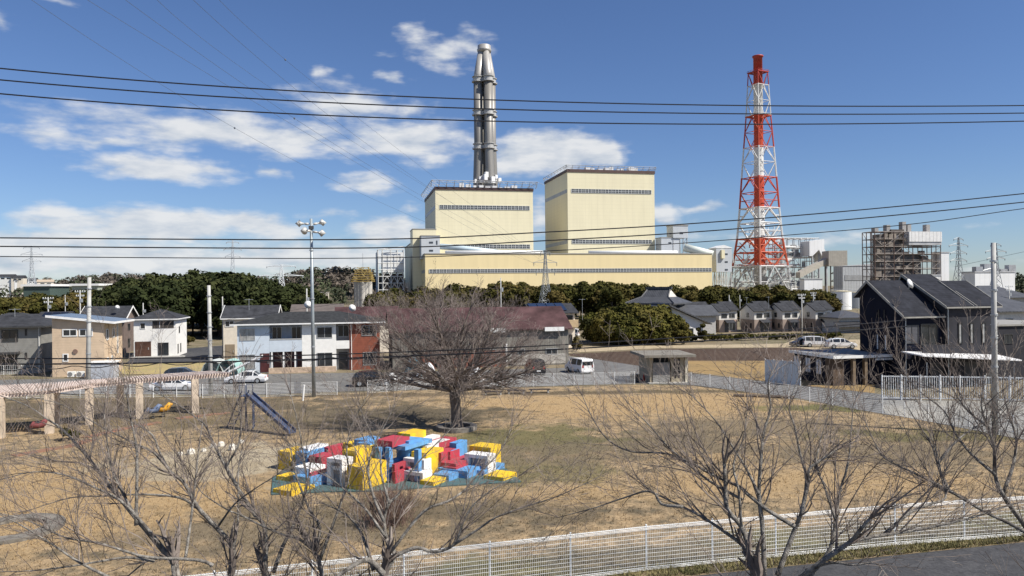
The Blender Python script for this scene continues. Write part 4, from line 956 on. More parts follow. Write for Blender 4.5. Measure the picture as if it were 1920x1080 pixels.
body(t, 'balcony_parapet', k(1712), -1.4, 3.3, k(1766), -1.25, 4.5, charcoal); body(t, 'balcony_floor', k(1712), -1.24, 3.3, k(1766), -.02, 3.5, navy)
MB().bar((s2+.1,o2y-.1,0),(s2+.1,o2y-.1,e2-.3),.06).build('downpipe', galv, t); MB().bar((.1,-.1,0),(.1,-.1,e1-.3),.06).build('downpipe', galv, t)
for (a, b) in ((1745,1778),(1800,1822),(1828,1852)): body(t, 'garage_opening', k(a), o2y-.05 if a > 1760 else -.05, 0, k(b), .02, 2.5, M('garage_dark', (.06,.06,.062), .7, .2, 1))
q0 = k(1680); aw = MB().ext([(q0+.3,-3.4,3.55),(s3+.2,-3.6,2.75),(s3+.2,-.62,3.05),(q0+.3,-.4,3.75)], (0,0,.12)).build('carport_roof', M('white_carport', (.8,.8,.8), .4, .03, 1), t)
for x in (q0+1, s3-.4): MB().bar((x,-3.2,0),(x,-3.2,2.9),.07).build('carport_post', galv, aw)
dish(t.location+Vector((math.cos(YAW)*(k(1707)), math.sin(YAW)*k(1707)+.2, r2-1.4)), .55, 'white satellite dish on the roof of the navy house', .3, .5)
# low annex with flat white roof
o = at(1561, 560, 81); o.z = 0; d = dep(o, 1489, 690); w = wid(o, 1672, 690); h = hz(1561, 671, 81)
t = thing('annex', o, 'low navy and brick annex with a flat white edged roof beside the navy house', 'annex', YAW)
body(t, 'wall', 1.3, .02, 0, w, d, h, navy); body(t, 'side_wall', 0, 1.4, 0, 1.29, d, h-.005, navy); body(t, 'brick_corner', -.03, -.03, 0, 1.28, 1.38, h-.01, Mline('brown_brick', (.11,.075,.05), .6, .25, .12, .1, .15, .8, .2, 2))
MB().ext([(-.4,-.6,h),(w+.2,-.6,h),(w+.2,d+.4,h),(-.4,d+.4,h)], (0,0,.22)).build('roof', M('grey_flat_roof', (.22,.22,.22), .8, .1, 1), t)
MB().box(-.46, -.68, h-.05, w+.2, -.604, h+.26).box(-.46, -.6, h-.05, -.404, d+.4, h+.26).build('fascia', white, t)
for u in (2.0, 4.0, 6.3): pane_window(t, 'L', u if u < d-1 else d-1.3, 1.0, 1.1, 1.75, (w,d), frame_dark, M('white_blind', (.62,.64,.68), .5, .05, 1))
k = lambda px: wid(o, px, 690)
for px_ in (1594, 1616): body(t, 'tan_pillar', k(px_), -.5, 0, k(px_+5), -.1, h-.02, M('tan_wood', (.19,.14,.09), .7, .15, 2))
sg_ = body(t, 'sign_strip', k(1632), -.72, h-.42, k(1671), -.64, h-.05, navy)
mk = MB(); rs = random.Random(2)
x = k(1633)
while x < k(1669): ww = rs.uniform(.06, .16); mk.box(x, -.75, h-.33, x+ww, -.73, h-.14); x += ww+.07
mk.build('lettering', white, sg_)
# dark building at the right edge and roofs behind
def plain(px0, px1, pt, Y, d, label, mat, roof=None, rise=0, wins=0):
    o = at(px0, 560, Y); o.z = 0; w = wid(o, px1, 620); h = hz(px0, pt, Y)
    th = thing('house', o, label, 'building', YAW); body(th, 'wall', 0, 0, 0, w, d, h, mat)
    if rise: roof_hip(th, 0, w, 0, d, h, h+rise, min(w, d)*.4, roof or slate, .6)
    else: body(th, 'roof', -.2, -.2, h, w+.2, d+.2, h+.2, roof or slate)
    for i in range(wins): pane_window(th, 'F', w*(.15+.8*i/wins), h-2, 1.2, 1.1, (w, d), frame_dark)
    return th
plain(1858, 2010, 612, 84, 9, 'dark grey flat building with a lean-to cut off by the right edge', charcoal, MATS['grey_bargeboard'], 0, 2)
plain(1872, 1960, 586, 104, 9, 'house with a sagging grey tiled roof behind the tall roadside pole', M('white_plaster2', (.6,.58,.54)), tile, 2.2, 2)
plain(1840, 1935, 560, 150, 10, 'tiled roof with upturned corners below the white warehouse', M('grey_plaster', (.4,.39,.37)), tile, 2.6, 0)
# block building and shed seen beyond the wood
plain(597, 616, 549, 330, 12, 'small pale concrete block building half sunk in the wood left of the silo', M('pale_block', (.5,.46,.38), .8), concrete, 0, 0)
# shed between beige house and the lot
o = at(163, 560, 94); o.z = 0; w = wid(o, 212, 690)
t = thing('storage_shed', o, 'light grey metal storage shed in front of the beige house', 'shed', YAW)
body(t, 'wall', 0, 0, 0, w, 2.4, 2.0, M('light_grey_metal', (.45,.47,.5), .4, .05, 2)); body(t, 'roof', -.15, -.15, 2.0, w+.15, 2.55, 2.15, white)
for i in range(2): MB().box(w*(.05+.46*i), -.03, .1, w*(.48+.46*i), 0, 1.9).build('door', M('light_grey_metal_door', (.42,.44,.47), .4, .05, 2), t)
for px_ in (134, 151):
    o = at(px_, 560, 96.6); o.z = 0
    t = thing('outdoor_unit', o, 'left air conditioner unit by the beige house wall' if px_ == 134 else 'right air conditioner unit next to the grey shed', 'air conditioner', YAW)
    MB().box(-.45,-.4,.1,.45,0,.8).build('casing', off_white, t); MB().lathe([(.28,0),(.28,.03)], (-.12,-.4,.45), 14, Vector((0,-1,0))).build('fan_grille', M('grille_grey', (.2,.2,.2)), t)
# hut (park toilet)
o = at(1216, 560, 85.2); o.z = 0; ya = R(5); w = wid(o, 1282, 700, ya); d = 4.6; h = 3.0
t = thing('toilet_block', o, 'small concrete toilet block with a flat overhanging roof at the park edge', 'hut', ya)
blk = Mline('grey_block_wall', (.27,.265,.25), .75, .4, .2, .06, .1, .85, .2, 1); tanc = M('tan_concrete', (.36,.31,.22), .8, .1, 1)
body(t, 'wall', .02, .3, 0, w-.02, d, h, tanc); body(t, 'block_screen', .3, -.5, 0, w*.56, -.3, 2.35, blk); body(t, 'screen_return', .3, -.3, 0, .5, .29, 2.35, blk); body(t, 'dark_gap', .6, .22, 2.35, w*.56, .29, h-.1, black)
body(t, 'side_wall', -.02, -.4, 0, .28, .28, h, tanc)
pc = MB(); x0, x1 = w*.6, w*.98; pc.box(x0, -.4, 0, x1, .28, h); pc.build('pillar', tanc, t)
for i in range(5):
    for j in range(2): MB().box(x0+.35+j*.42, -.42, .55+i*.48, x0+.62+j*.42, -.39, .88+i*.48).build('vent_hole', black, t)
body(t, 'wing_wall', w, -.6, 0, w+.3, d, h-.2, M('sunlit_cream_concrete', (.68,.62,.48), .8, .1, 1)); MB().box(-.9, -1.4, h, w+1.0, d+.6, h+.28).build('roof', M('flat_concrete_roof', (.2,.185,.155), .85, .15, 1), t)  # right wall gets a brighter tone: the sun on it is put into its colour
body(t, 'floor_slab', -.3, -1.0, 0, w+.2, .2, .12, concrete)
# cone and bin beside it
o = G(1207, 714); t = thing('traffic_cone', o, 'orange red traffic cone left of the toilet block', 'cone')
MB().lathe([(.3,0),(.3,.05),(.17,.05),(.03,.8),(.02,.82)], n=14).build('cone', M('cone_red', (.6,.06,.03), .5), t, True); MB().lathe([(.125,.28),(.1,.4)], n=14).build('band', white, t)
o = G(1190, 716); t = thing('litter_bin', o, 'dark squat litter bin left of the orange cone', 'bin')
MB().lathe([(.5,0),(.55,.8),(.6,.85),(.5,.9)], n=16).build('bin', frame_dark, t)

# ------------------------------------------------------------ fences
fence_m = M('white_fence_wire', (.74,.75,.74), .45, .05, 3)
def mesh_fence(name, label, pts, h, post_gap, nh, vgap, r, cap=True, vr=None, panels_per=1, pr=.035, post_over=.06):
    """mesh fence along a polyline: posts and one welded panel per bay are its parts"""
    o = Vector(pts[0]); o.z = 0
    th = thing(name, o, label, 'fence'); pts = [Vector((p[0]-o.x, p[1]-o.y, 0)) for p in pts]
    for a, b in zip(pts, pts[1:]):
        L_ = (b-a).length; n = max(1, round(L_/post_gap)); d = (b-a)/n; u = d.normalized(); nn = Vector((-u.y, u.x, 0))
        for i in range(n):
            p = a+d*i; q = p+d
            MB().bar(p, p+Vector((0,0,h+post_over)), pr, 8).build('post', fence_m, th)
            m = MB(); off = -nn*(pr+.012)
            for j in range(nh): z = .1+(h-.1)*j/(nh-1); m.bar(p+off+Vector((0,0,z)), q+off+Vector((0,0,z)), r, 4)
            if vgap:
                kx = max(2, int(d.length/vgap))
                for j in range(kx+1):
                    w = p+off*1.3+d*(j/kx); m.bar(w+Vector((0,0,.05)), w+Vector((0,0,h+.04)), vr or r*.7, 3)
            if cap:   # the folded top and bottom of the panel
                for z in (h-.02, .16):
                    m.bar(p+off*2.6+Vector((0,0,z-.07)), q+off*2.6+Vector((0,0,z-.07)), r*1.3, 4); m.bar(p+off+Vector((0,0,z)), q+off+Vector((0,0,z)), r*1.8, 4); m.bar(p+off*2+Vector((0,0,z-.035)), q+off*2+Vector((0,0,z-.035)), r*1.4, 4)
            m.build('mesh_panel', fence_m, th)
    MB().bar(pts[-1], pts[-1]+Vector((0,0,h+post_over)), pr, 8).build('post', fence_m, th); return th
mesh_fence('mesh_fence', 'white welded mesh fence running across the foreground beside the road', [FL[1]+(FL[0]-FL[1]).normalized()*17.4, FL[1], FA, FB, FL[4], FL[5]], 1.74, 2.92, 12, .075, .0072, True, .0048)
mesh_fence('mesh_fence', 'low white mesh fence along the far park edge from the pergola to the toilet block', [G(690,738)-Vector((0,.2,0)), G(760,732), G(880,729), G(1000,725), G(1190,720.5)], 1.4, 2.35, 10, 0, .012, False, pr=.035)
mesh_fence('mesh_fence', 'low white mesh fence beside the car park left of the dark car', [G(632,741), G(500,745), G(380,747)], 1.4, 2.35, 10, 0, .012, False)
mesh_fence('mesh_fence', 'low white mesh fence behind the pergola at the left', [G(375,745), G(200,746), G(0,748), G(-160,750)], 1.3, 2.5, 8, 0, .012, False)
mesh_fence('mesh_fence', 'white mesh fence curving along the side road at the right', [G(1296,721), G(1408,737), G(1518,755), G(1655,776), G(1740,792), G(1900,811), G(2060,833)], 1.38, 2.6, 9, 0, .01, False)
mesh_fence('mesh_fence', 'short white fence in front of the grey house at the left edge', [G(-60,706), G(40,702), G(83,694)], 1.3, 2, 3, .22, .012, False, .012)
# tall white screen beside the annex and the barred gate
th = thing('screen_fence', G(1435,718), 'white solid screen fence standing left of the navy annex', 'fence')
a = G(1435,718); b = G(1501,724); hs_ = 2.55; u = (b-a)
for i in range(4):
    p = u*(i/4); MB().obox(p+u*.125+Vector((0,0,hs_/2+.1)), u*.122, Vector((0,.03,0)), Vector((0,0,hs_/2))).build('panel', M('frosted_panel', (.55,.57,.58), .35, .05, 1), th)
    MB().bar(p, p+Vector((0,0,hs_+.2)), .05, 6).build('post', fence_m, th)
MB().bar(u, u+Vector((0,0,hs_+.2)), .05, 6).build('post', fence_m, th)
a = G(1654,750); b = G(1800,752); c = G(1990,756)
th = thing('barred_gate', a, 'tall white gate of upright bars in front of the navy house', 'gate')
for (p, q) in ((Vector((0,0,0)), b-a), (b-a, c-a)):
    u = q-p; n = int(u.length/.2)
    m = MB(); hg = hz(1654,704,a.y)
    for z in (.22, hg-.08): m.obox(p+u*.5+Vector((0,0,z)), u*.5, Vector((0,.03,0)), Vector((0,0,.05)))
    for i in range(n+1): w = p+u*(i/n); m.bar(w+Vector((0,0,.2)), w+Vector((0,0,hg)), .035, 4)
    m.build('bar_panel', fence_m, th)
    for i in range(4): w = p+u*(i/4); MB().bar(w, w+Vector((0,0,hg+.1)), .07, 6).build('post', fence_m, th)

# ------------------------------------------------------------ coloured play blocks
blk_cols = {'y': (.66,.42,.01), 'r': (.36,.03,.05), 'b': (.09,.26,.5), 'w': (.68,.67,.65), 't': (.05,.1,.1), 'g': (.2,.2,.21)}
BM = {k: M('block_paint_'+n, blk_cols[k], .65, .24, 1.6, .25, alpha2=tuple(c*.72+.035 for c in blk_cols[k])) for k, n in (('y','yellow'),('r','red'),('b','blue'),('w','white'),('t','teal'),('g','grey'))}
def zp(zx, zy): return 480+zx/3.84, 780+zy/3.84
bu = Vector((math.cos(R(60)), math.sin(R(60)), 0)); bv = Vector((math.cos(R(152)), math.sin(R(152)), 0))
ob = G(720, 900)
play = thing('play_blocks', ob, 'low maze of stacked yellow, red, blue and white concrete play blocks', 'play structure')
def pb(c, zx, zy, z1, lu, lv_, z0=0):
    """block whose near top corner is seen at (zx, zy); lu runs back right, lv back left"""
    p = onz(*zp(zx, zy), z1)-ob; p.z = 0; k = len(play.children); p = p+bu*.007*(k % 5)+bv*.006*(k % 7); z1 += .006*(k % 6)   # hand-laid: no two faces flush
    MB().obox(p+bu*lu/2+bv*lv_/2+Vector((0,0,(z0+z1)/2)), bu*(lu/2), bv*(lv_/2), Vector((0,0,(z1-z0)/2))).build('block', BM[c], play)
sl_pts = [onz(*zp(x, y), .04)-ob for (x, y) in ((190,395),(120,450),(110,570),(330,560),(480,550),(900,545),(1150,525),(1420,505),(1910,478),(1800,385),(1300,330),(700,300),(250,330))]
MB().ext([(p.x,p.y,.04) for p in sl_pts], (0,0,.06)).build('painted_slab', BM['t'], play)
for a in [
    ('y',245,262,1.15,1.5,1.0),('y',238,445,.32,1.0,1.0),('y',255,548,.28,1.7,1.35),('b',392,452,.62,1.7,1.3),('w',392,385,.95,1.2,1.25,.6),
    ('b',372,268,1.3,1.9,.95),('w',375,238,1.42,1.7,.8,1.3),('r',470,300,1.15,1.2,1.0),('r',395,415,.8,1.5,.15,.55),('r',520,232,1.35,1.5,.35),
    
    ('y',722,258,1.85,2.1,1.0),('y',770,372,1.35,2.0,1.1),('y',700,205,1.75,.9,.8),
    ('b',900,345,1.15,1.9,.25),('b',885,232,1.95,.3,.3),('b',960,232,1.95,.3,.3),('b',1075,225,1.95,2.6,1.9,1.75),('b',1170,245,1.9,.3,.3),('b',820,205,1.95,1.5,1.0,.5),
    ('r',985,185,2.3,1.6,1.2,1.95),('b',1100,185,2.1,1.2,.9,.2),('b',780,180,2.0,1.4,.8,.2),('y',1110,135,2.1,1.6,.95),('w',1245,160,1.7,1.2,.6),('y',1225,195,1.6,.9,.5),
    ('r',1320,195,1.6,1.9,.9),('b',1445,200,1.5,1.2,.5),('w',1230,222,1.6,2.4,.7,1.3),('y',1225,272,1.5,1.7,1.05),
    ('r',1000,350,1.05,1.5,.2),('r',1005,405,.75,1.4,.15),
    ('r',1335,270,1.3,1.4,.25),('r',1400,262,1.25,1.0,.9),('b',1412,255,1.25,1.3,.15),('r',1440,350,.75,2.5,1.2,.55),('r',1440,376,.6,2.3,.9),
    
    ('b',1388,432,.42,2.0,1.1),('b',1521,402,.5,1.7,2.0),('b',1645,400,.35,2.3,1.2),('y',1692,232,1.35,1.2,1.5),
    ('y',1282,480,.3,1.7,.9),('y',1782,445,.3,1.5,1.3)]: pb(*a)
def arch(zx, zy, z1, lu, lv_):
    """white portal block with a grey hollow"""
    p = onz(*zp(zx, zy), z1+.011)-ob; p.z = 0; p = p-bu*.011-bv*.013; z1 += .011; q = lambda a0, a1, b0, b1, c0, c1, c: MB().obox(p+bu*(a0+a1)/2+bv*(b0+b1)/2+Vector((0,0,(c0+c1)/2)), bu*((a1-a0)/2), bv*((b1-b0)/2), Vector((0,0,(c1-c0)/2))).build('block', BM[c], play)
    q(0, lu, 0, lv_, z1-.2, z1, 'w'); q(0, lu, 0, .16, .1, z1-.2, 'w'); q(0, lu, lv_-.3, lv_, .1, z1-.2, 'w'); q(.22, lu, .16, lv_-.3, .1, z1-.2, 'g')
for a in [(636,371,1.15,.9,1.25),(618,315,1.6,.9,1.1),(1209,319,1.2,.7,1.45),(1200,411,.65,.9,1.5),(1668,289,1.15,.9,1.6)]: arch(*a)

# ------------------------------------------------------------ pergola
col_m = M('weathered_cream_column', (.52,.43,.33), .8, .2, 1.2); slat_m = M('faded_pink_slat', (.5,.43,.38), .85, .3, 2, alpha2=(.4,.31,.27))
front = [(-170,855),(-90,838),(0,822),(93,813),(168,797),(262,785),(366,775),(430,769)]; back = [(-130,812),(0,803),(105,796),(226,782),(320,772),(400,765)]
fp = [G(*p) for p in front]; bp_ = [G(*p) for p in back]; og = fp[3].copy()
per = thing('pergola', og, 'long curved pergola with cream columns and faded pink roof slats', 'pergola')
for i, p in enumerate(fp[1:7]): MB().box(-.29,-.29,0,.29,.29,3.1).build('column', col_m, per, False, p-og, .3+i*.04)
for i, p in enumerate((bp_[2], bp_[3])): MB().box(-.26,-.26,0,.26,.26,3.1).build('column', col_m, per, False, p-og, .35)
def poly_at(ps, t):
    L_ = [0]
    for a, b in zip(ps, ps[1:]): L_.append(L_[-1]+(b-a).length)
    s = t*L_[-1]
    for i in range(len(ps)-1):
        if s <= L_[i+1] or i == len(ps)-2: return ps[i].lerp(ps[i+1], (s-L_[i])/(L_[i+1]-L_[i]))
for (ps, nm) in ((fp, 'beam'), (bp_, 'beam')):
    m = MB(); q = [poly_at(ps, i/14)-og+Vector((0,0,3.22)) for i in range(15)]
    for a, b in zip(q, q[1:]): m.obox((a+b)/2, (b-a)/2, (b-a).cross(Vector((0,0,1))).normalized()*.11, Vector((0,0,.13)))
    m.build(nm, slat_m, per)
for i in range(110):
    a = poly_at(fp, i/109)-og; b = poly_at(bp_, i/109)-og; d = (b-a).normalized(); a = a-d*.35; b = b+d*.3; z = Vector((0,0,3.42+rng.uniform(-.015,.015)))
    MB().obox((a+b)/2+z, (b-a)/2, d.cross(Vector((0,0,1)))*.05, Vector((0,0,.075))).build('slat', slat_m, per)
# red brick edging along the old path
brick_m = M('red_brick_edging', (.2,.09,.055), .9, .4, 1.5, alpha2=(.15,.11,.07))
for (pp, lab) in ((((25,856),(130,838),(170,826)), 'red brick edging strip nearest the pergola columns at the left'), (((160,822),(240,803),(300,793)), 'middle strip of red brick edging beyond the pergola'), (((330,786),(390,779),(432,775)), 'farthest strip of red brick edging by the blue slide')):
    q = [G(*p) for p in pp]; m = MB()
    for a, b in zip(q, q[1:]): m.obox((a+b)/2-q[0]+Vector((0,0,.04)), (b-a)/2, (b-a).cross(Vector((0,0,1))).normalized()*.4, Vector((0,0,.05)))
    o = m.build('brick_edging', brick_m, None, False, q[0]); tag(o, lab, 'kerb')
# slide
o = G(468,806); sl = thing('slide', o, 'blue grey metal playground slide with an A frame ladder', 'slide')
blue_m = M('faded_blue_metal', (.06,.08,.14), .5, .25, 2); top = Vector((0,0,2.75)); chute = G(548,818)-o; lad = G(432,800)-o; pn = Vector((chute.y,-chute.x,0)).normalized()*.33
for s in (-1, 1):
    MB().bar(lad+pn*s, top+pn*s+Vector((-.3,0,.35)), .05, 6).build('ladder_rail', blue_m, sl); MB().bar(pn*s, top+pn*s, .06, 6).build('leg', blue_m, sl)
    MB().bar(Vector((-.2,.9,0))+pn*s, top+pn*s*1.2, .05, 6).build('leg', blue_m, sl)
for i in range(7): c = lad.lerp(top, (i+.7)/7.5); MB().bar(c-pn, c+pn, .03, 5).build('rung', blue_m, sl)
m = MB(); e = chute+Vector((0,0,.25)); m.obox((top+e)/2, (e-top)/2, pn, Vector((0,0,.03)))
for s in (-1, 1): m.obox((top+e)/2+pn*s+Vector((0,0,.12)), (e-top)/2, pn*.08, Vector((0,0,.14)))
m.build('chute', blue_m, sl); rl = MB()
for s in (-1, 1): rl.tube([top+pn*s, top+pn*s+Vector((0,0,.8)), top+pn*s+Vector((-.5,0,.8)), top+pn*s+Vector((-.5,0,0))], .03, 6)
rl.parts('guard_rail', blue_m, sl); MB().box(-.6,-.4,2.68,.1,.4,2.75).build('platform', blue_m, sl)
# spring riders
def rider(px, py, colr, label, mname):
    o = G(px, py); t = thing('spring_rider', o, label, 'spring rider', .4)
    pts = [(.16*math.cos(a*.9), .16*math.sin(a*.9), .04+a*.022) for a in range(20)]; MB().tube(pts, .025, 5).build('spring', frame_dark, t)
    m = MB(); m.tube([(-.6,0,.62),(-.35,0,.8),(0,0,.72),(.35,0,.85),(.55,0,1.15),(.75,0,1.1)], [.1,.27,.24,.27,.2,.08], 10); m.build('body', M(mname, colr, .5, .15, 2), t, True)
    MB().bar((.4,-.35,1.05),(.4,.35,1.05),.03,6).build('handlebar', frame_dark, t); MB().box(-.25,-.2,.93,.15,.2,.98).build('seat', frame_dark, t)
rider(306, 783, (.6,.3,.03), 'orange yellow spring rider beside the pergola', 'orange_plastic'); rider(286, 786, (.12,.16,.25), 'dark blue spring rider left of the orange one', 'blue_plastic'); rider(73, 815, (.2,.06,.06), 'low dark red spring rider left of a pergola column', 'red_plastic')
for i, (px_, py_) in enumerate(((338,855),(358,853),(382,848),(400,840),(415,838),(453,832),(436,845))):
    o = G(px_, py_); m = MB(); q = rng.uniform(.16, .3); m.lathe([(q*.8,0),(q,.1),(q*.9,q*1.2),(q*.4,q*1.6)], n=7)
    tag(m.build('white_stone', M('pale_stone', (.6,.57,.5), .8, .12, 3), None, False, o), 'pale boulder in the loose row beside the bare sandy patch', 'stone', 'pale boulders in a row')
# concrete tree rings
def ring(c, r0, r1, h, label, mat=concrete):
    m = MB(); n = 32
    for i in range(n):
        a, b = 2*math.pi*i/n, 2*math.pi*(i+1)/n
        q = [Vector((math.cos(t)*r, math.sin(t)*r, 0)) for t, r in ((a,r0),(a,r1),(b,r1),(b,r0))]; m.ext(q, (0,0,h))
    return tag(m.build('tree_ring', mat, None, False, c), label, 'tree ring')
BT = G(856, 806)
ring(BT, 1.1, 1.6, .36, 'round concrete seat ring round the foot of the big bare tree', M('weathered_concrete', (.17,.155,.135), .9, .3, 2))
ring(G(22, 996), 1.35, 2.15, .2, 'weathered old concrete ring in the grass at the left edge', M('weathered_wood_grey', (.17,.155,.13), .9, .35, 2))
for (px_, py_, w_) in ((925,741,1.9),(968,739,1.9),(1012,737,2.2)):
    o = G(px_, py_); t = thing('bench', o, 'low dark park bench before the far fence, %s of three' % {925:'leftmost',968:'middle',1012:'rightmost'}[px_], 'bench', .05, 'low benches by the far fence')
    MB().box(-w_/2,-.25,.36,w_/2,.25,.44).build('seat', M('dark_wood', (.06,.05,.045), .8, .2, 3), t)
    for s in (-1, 1): MB().box(s*w_*.4-.08,-.2,0,s*w_*.4+.08,.2,.36).build('leg', concrete, t)
o = G(1375,744); m = MB()
for i in range(5): m.tube([(i*1.1,-i*.35,.14),(i*1.1+1.0,-i*.35-.3,.17)], [.14,.16], 7)
for q in m.parts('log', M('old_log', (.14,.11,.085), .9, .3, 3), None): q.location = o; tag(q, 'old grey log lying in the line of logs at the right end of the lawn', 'log', 'logs at the lawn edge')
# leaflet white box by fence / small white sign post
o = G(568, 752); t = thing('marker_post', o, 'small leaning white post in front of the low fence', 'post'); MB().bar((0,0,0),(.12,0,1.5),.09,8).build('post', white, t); MB().bar((.12,0,1.5),(.13,0,1.6),.11,8).build('post_cap', white, t)
# blue and white tarpaulins piled behind the fence
for (px_, py_, w_, h_, mt, lab) in ((775,704,2.4,2.6,M('teal_tarp', (.07,.2,.26), .6, .2, 1.5),'teal tarpaulin heap behind the low fence left of the big tree'),(800,707,2.6,2.2,M('white_tarp', (.68,.69,.7), .6, .1, 1.5),'white tarpaulin heap behind the low fence at the big tree'),(735,714,1.6,1.1,white,'white ramp like board leaning beside the dark car'),(893,712,1.9,1.8,MATS['white_tarp'],'white sheet heap seen under the right limbs of the big tree')):
    o = G(px_, py_); m = MB(); n = 14; q = random.Random(px_)
    v = [[Vector((w_*(i/6-.5)*(1-.0*j), 1.8*(j/4-.5), max(0, h_*math.sin(math.pi*i/6)**.7*math.sin(math.pi*(j+.6)/5.2)*q.uniform(.75,1.05)))) for i in range(7)] for j in range(5)]
    for j in range(4):
        for i in range(6): m.poly([v[j][i], v[j][i+1], v[j+1][i+1], v[j+1][i]])
    tag(m.build('tarpaulin', mt, None, False, o), lab, 'tarpaulin')

# ------------------------------------------------------------ poles, loudspeakers and wires
def pole(px, pt, py_b, rb, label, mat=pole_mat, name='utility_pole', arms=(), gear=True, Y=None, lean=0):
    o = G(px, py_b) if Y is None else at(px, 540, Y)*1; o.z = 0; h = hz(px, pt, o.y)
    t = thing(name, o, label, 'pole', YAW)
    MB().tube([(0,0,0),(lean*.5,0,h*.5),(lean,0,h)], [rb,rb*.85,rb*.7], 12).build('pole', mat, t, True)
    for (f, l) in arms:
        MB().box(-l,-.05,h*f-.05,l,.05,h*f+.05).build('cross_arm', galv, t)
        for s in (-.9,-.45,.45,.9): MB().lathe([(.05,0),(.09,.06),(.05,.12),(.08,.18),(.03,.24)], (l*s,0,h*f+.05), 8).build('insulator', white, t)
    if gear:
        m = MB()
        for f in (.35,.5,.62,.75,.9): m.lathe([(rb*1.05,h*f),(rb*1.05,h*f+.12)], (lean*f,0,0), 10)
        m.parts('clamp_band', galv, t)
        for i in range(int(h*.9)-3): MB().bar((lean*.5-rb*(1 if i%2 else -1)*1.4,0,2.4+i*.8),(lean*.5+rb*(1 if i%2 else -1)*.2,0,2.4+i*.8),.02,4).build('step_bolt', galv, t)
    return t, h
p1 = pole(165,520,742,.26,'grey concrete pole standing in front of the beige house', lean=.25)
p2 = pole(395.5,535,742,.24,'bare concrete pole at the right of the yellow lot', lean=-.1)
p3 = pole(1866,455,815,.23,'tall concrete roadside pole at the right beside the navy house', arms=())
MB().box(.2,-.12,p3[1]*.865,.26,.12,p3[1]*.885).bar((.0,0,p3[1]*.87),(-.9,0,p3[1]*.855),.035).build('bracket_arm', galv, p3[0])
sp, hsp = pole(588.5,410,745,.2,'very tall grey steel pole carrying four loudspeaker horns', M('blue_grey_steel', (.3,.34,.36), .45, .12, 1, metal=.3), 'loudspeaker_pole', lean=-.1, gear=False)
bd = MB()
for f in (.28,.55,.82): bd.lathe([(.22,hsp*f),(.22,hsp*f+.12)], (-.1*f,0,0), 12)
bd.parts('pole_joint', galv, sp)
def horn(az, el, z, L_=.95, r=.38):
    d = Vector((math.cos(R(az))*math.cos(R(el)), math.sin(R(az))*math.cos(R(el)), math.sin(R(el)))); c = Vector((-.1,0,z))+d*.25
    m = MB(); m.lathe([(.0,0),(.12,.01),(.12,.35),(.07,.38),(.09,.5),(.14,.68),(.22,.84),(r,L_),(r+.02,L_+.02),(r-.03,L_),(.2,.84),(.1,.66)], c, 18, d)
    h = m.build('horn', M('grey_horn', (.5,.5,.48), .45, .12, 3), sp, True)
    MB().bar(Vector((-.1,0,z)), c+d*.3, .05, 6).build('bracket', galv, h)
horn(170,3,hsp-.55); horn(20,12,hsp-.6); horn(240,-4,hsp-1.25); horn(-25,-10,hsp-1.3); MB().box(-.35,-.2,hsp-1.1,.15,.2,hsp-.75).build('junction_box', dark_steel, sp)
for (px_, pt, Y, r, lab) in ((90,557,135,.13,'small pole with gear behind the grey roofs at the far left'),(122,553,150,.09,'thin bare pole rising over the dark roofs'),(150,544,140,.14,'concrete pole just left of the pole before the beige house'),(268,568,140,.12,'short pole above the white house roof'),
        (417,556,122,.12,'slim pole at the corner of the cream house'),(575,541,135,.16,'pole with antennas behind the ridge of the flats'),(939,521,140,.13,'lone thin pole above the red workshop roof'),(1367,553,190,.12,'leftmost pole behind the terrace roofs'),(1387,553,200,.12,'second pole behind the terrace roofs'),
        (1503,551,150,.14,'slim grey pole in front of the last terrace houses'),(1525,548,200,.13,'pole behind the last terrace roofs'),(1892,535,150,.13,'small dark pole by the white warehouse')):
    t, h = pole(px_, pt, None, r, lab, Y=Y, arms=((.97,.9),(.9,.7)) if px_ in (90,1503,1892,150,1525) else (), gear=False)
    MB().box(.1,-.15,h*.8,.45,.15,h*.86).build('pole_gear', galv, t)
dish(at(577.5,572,118)-Vector((0,0,.6)), .65, 'white dish high on the pole behind the flats', .2, .6); dish(at(660,578,118)-Vector((0,0,.6)), .6, 'white dish at the left end of the red roof', .3, .6)
wire_m = M('black_cable', (.012,.012,.014), .5, .1, 3)
def wire(pts, r, label, name='overhead_cable', n=40, mat=wire_m, group=None):
    """cable through (px, py, Y) control points; the run between them hangs in a smooth curve"""
    P = [at(*p) for p in pts]
    def ev(t):   # lagrange through 3 or 2 points
        if len(P) == 2: return P[0].lerp(P[1], t)
        ts = [0, tm, 1]; r_ = Vector((0,0,0))
        for i in range(3):
            w = 1
            for j in range(3):
                if j != i: w *= (t-ts[j])/(ts[i]-ts[j])
            r_ += P[i]*w
        return r_
    if len(P) == 3: tm = (P[1].y-P[0].y)/(P[2].y-P[0].y)
    o = MB().tube([ev(i/n) for i in range(n+1)], r, 5, False).build(name, mat); return tag(o, label, 'cable', group)
YW = 18
for (a, b, c, lab) in ((127,188.5,197,'highest of the three cables crossing the upper sky'),(149,205.5,211,'middle of the three cables crossing the upper sky'),(175,228,225.5,'lowest of the three cables crossing the upper sky')):
    wire(((-60,a-5,YW),(960,b,YW+3),(1990,c,YW+6)), .018, lab)
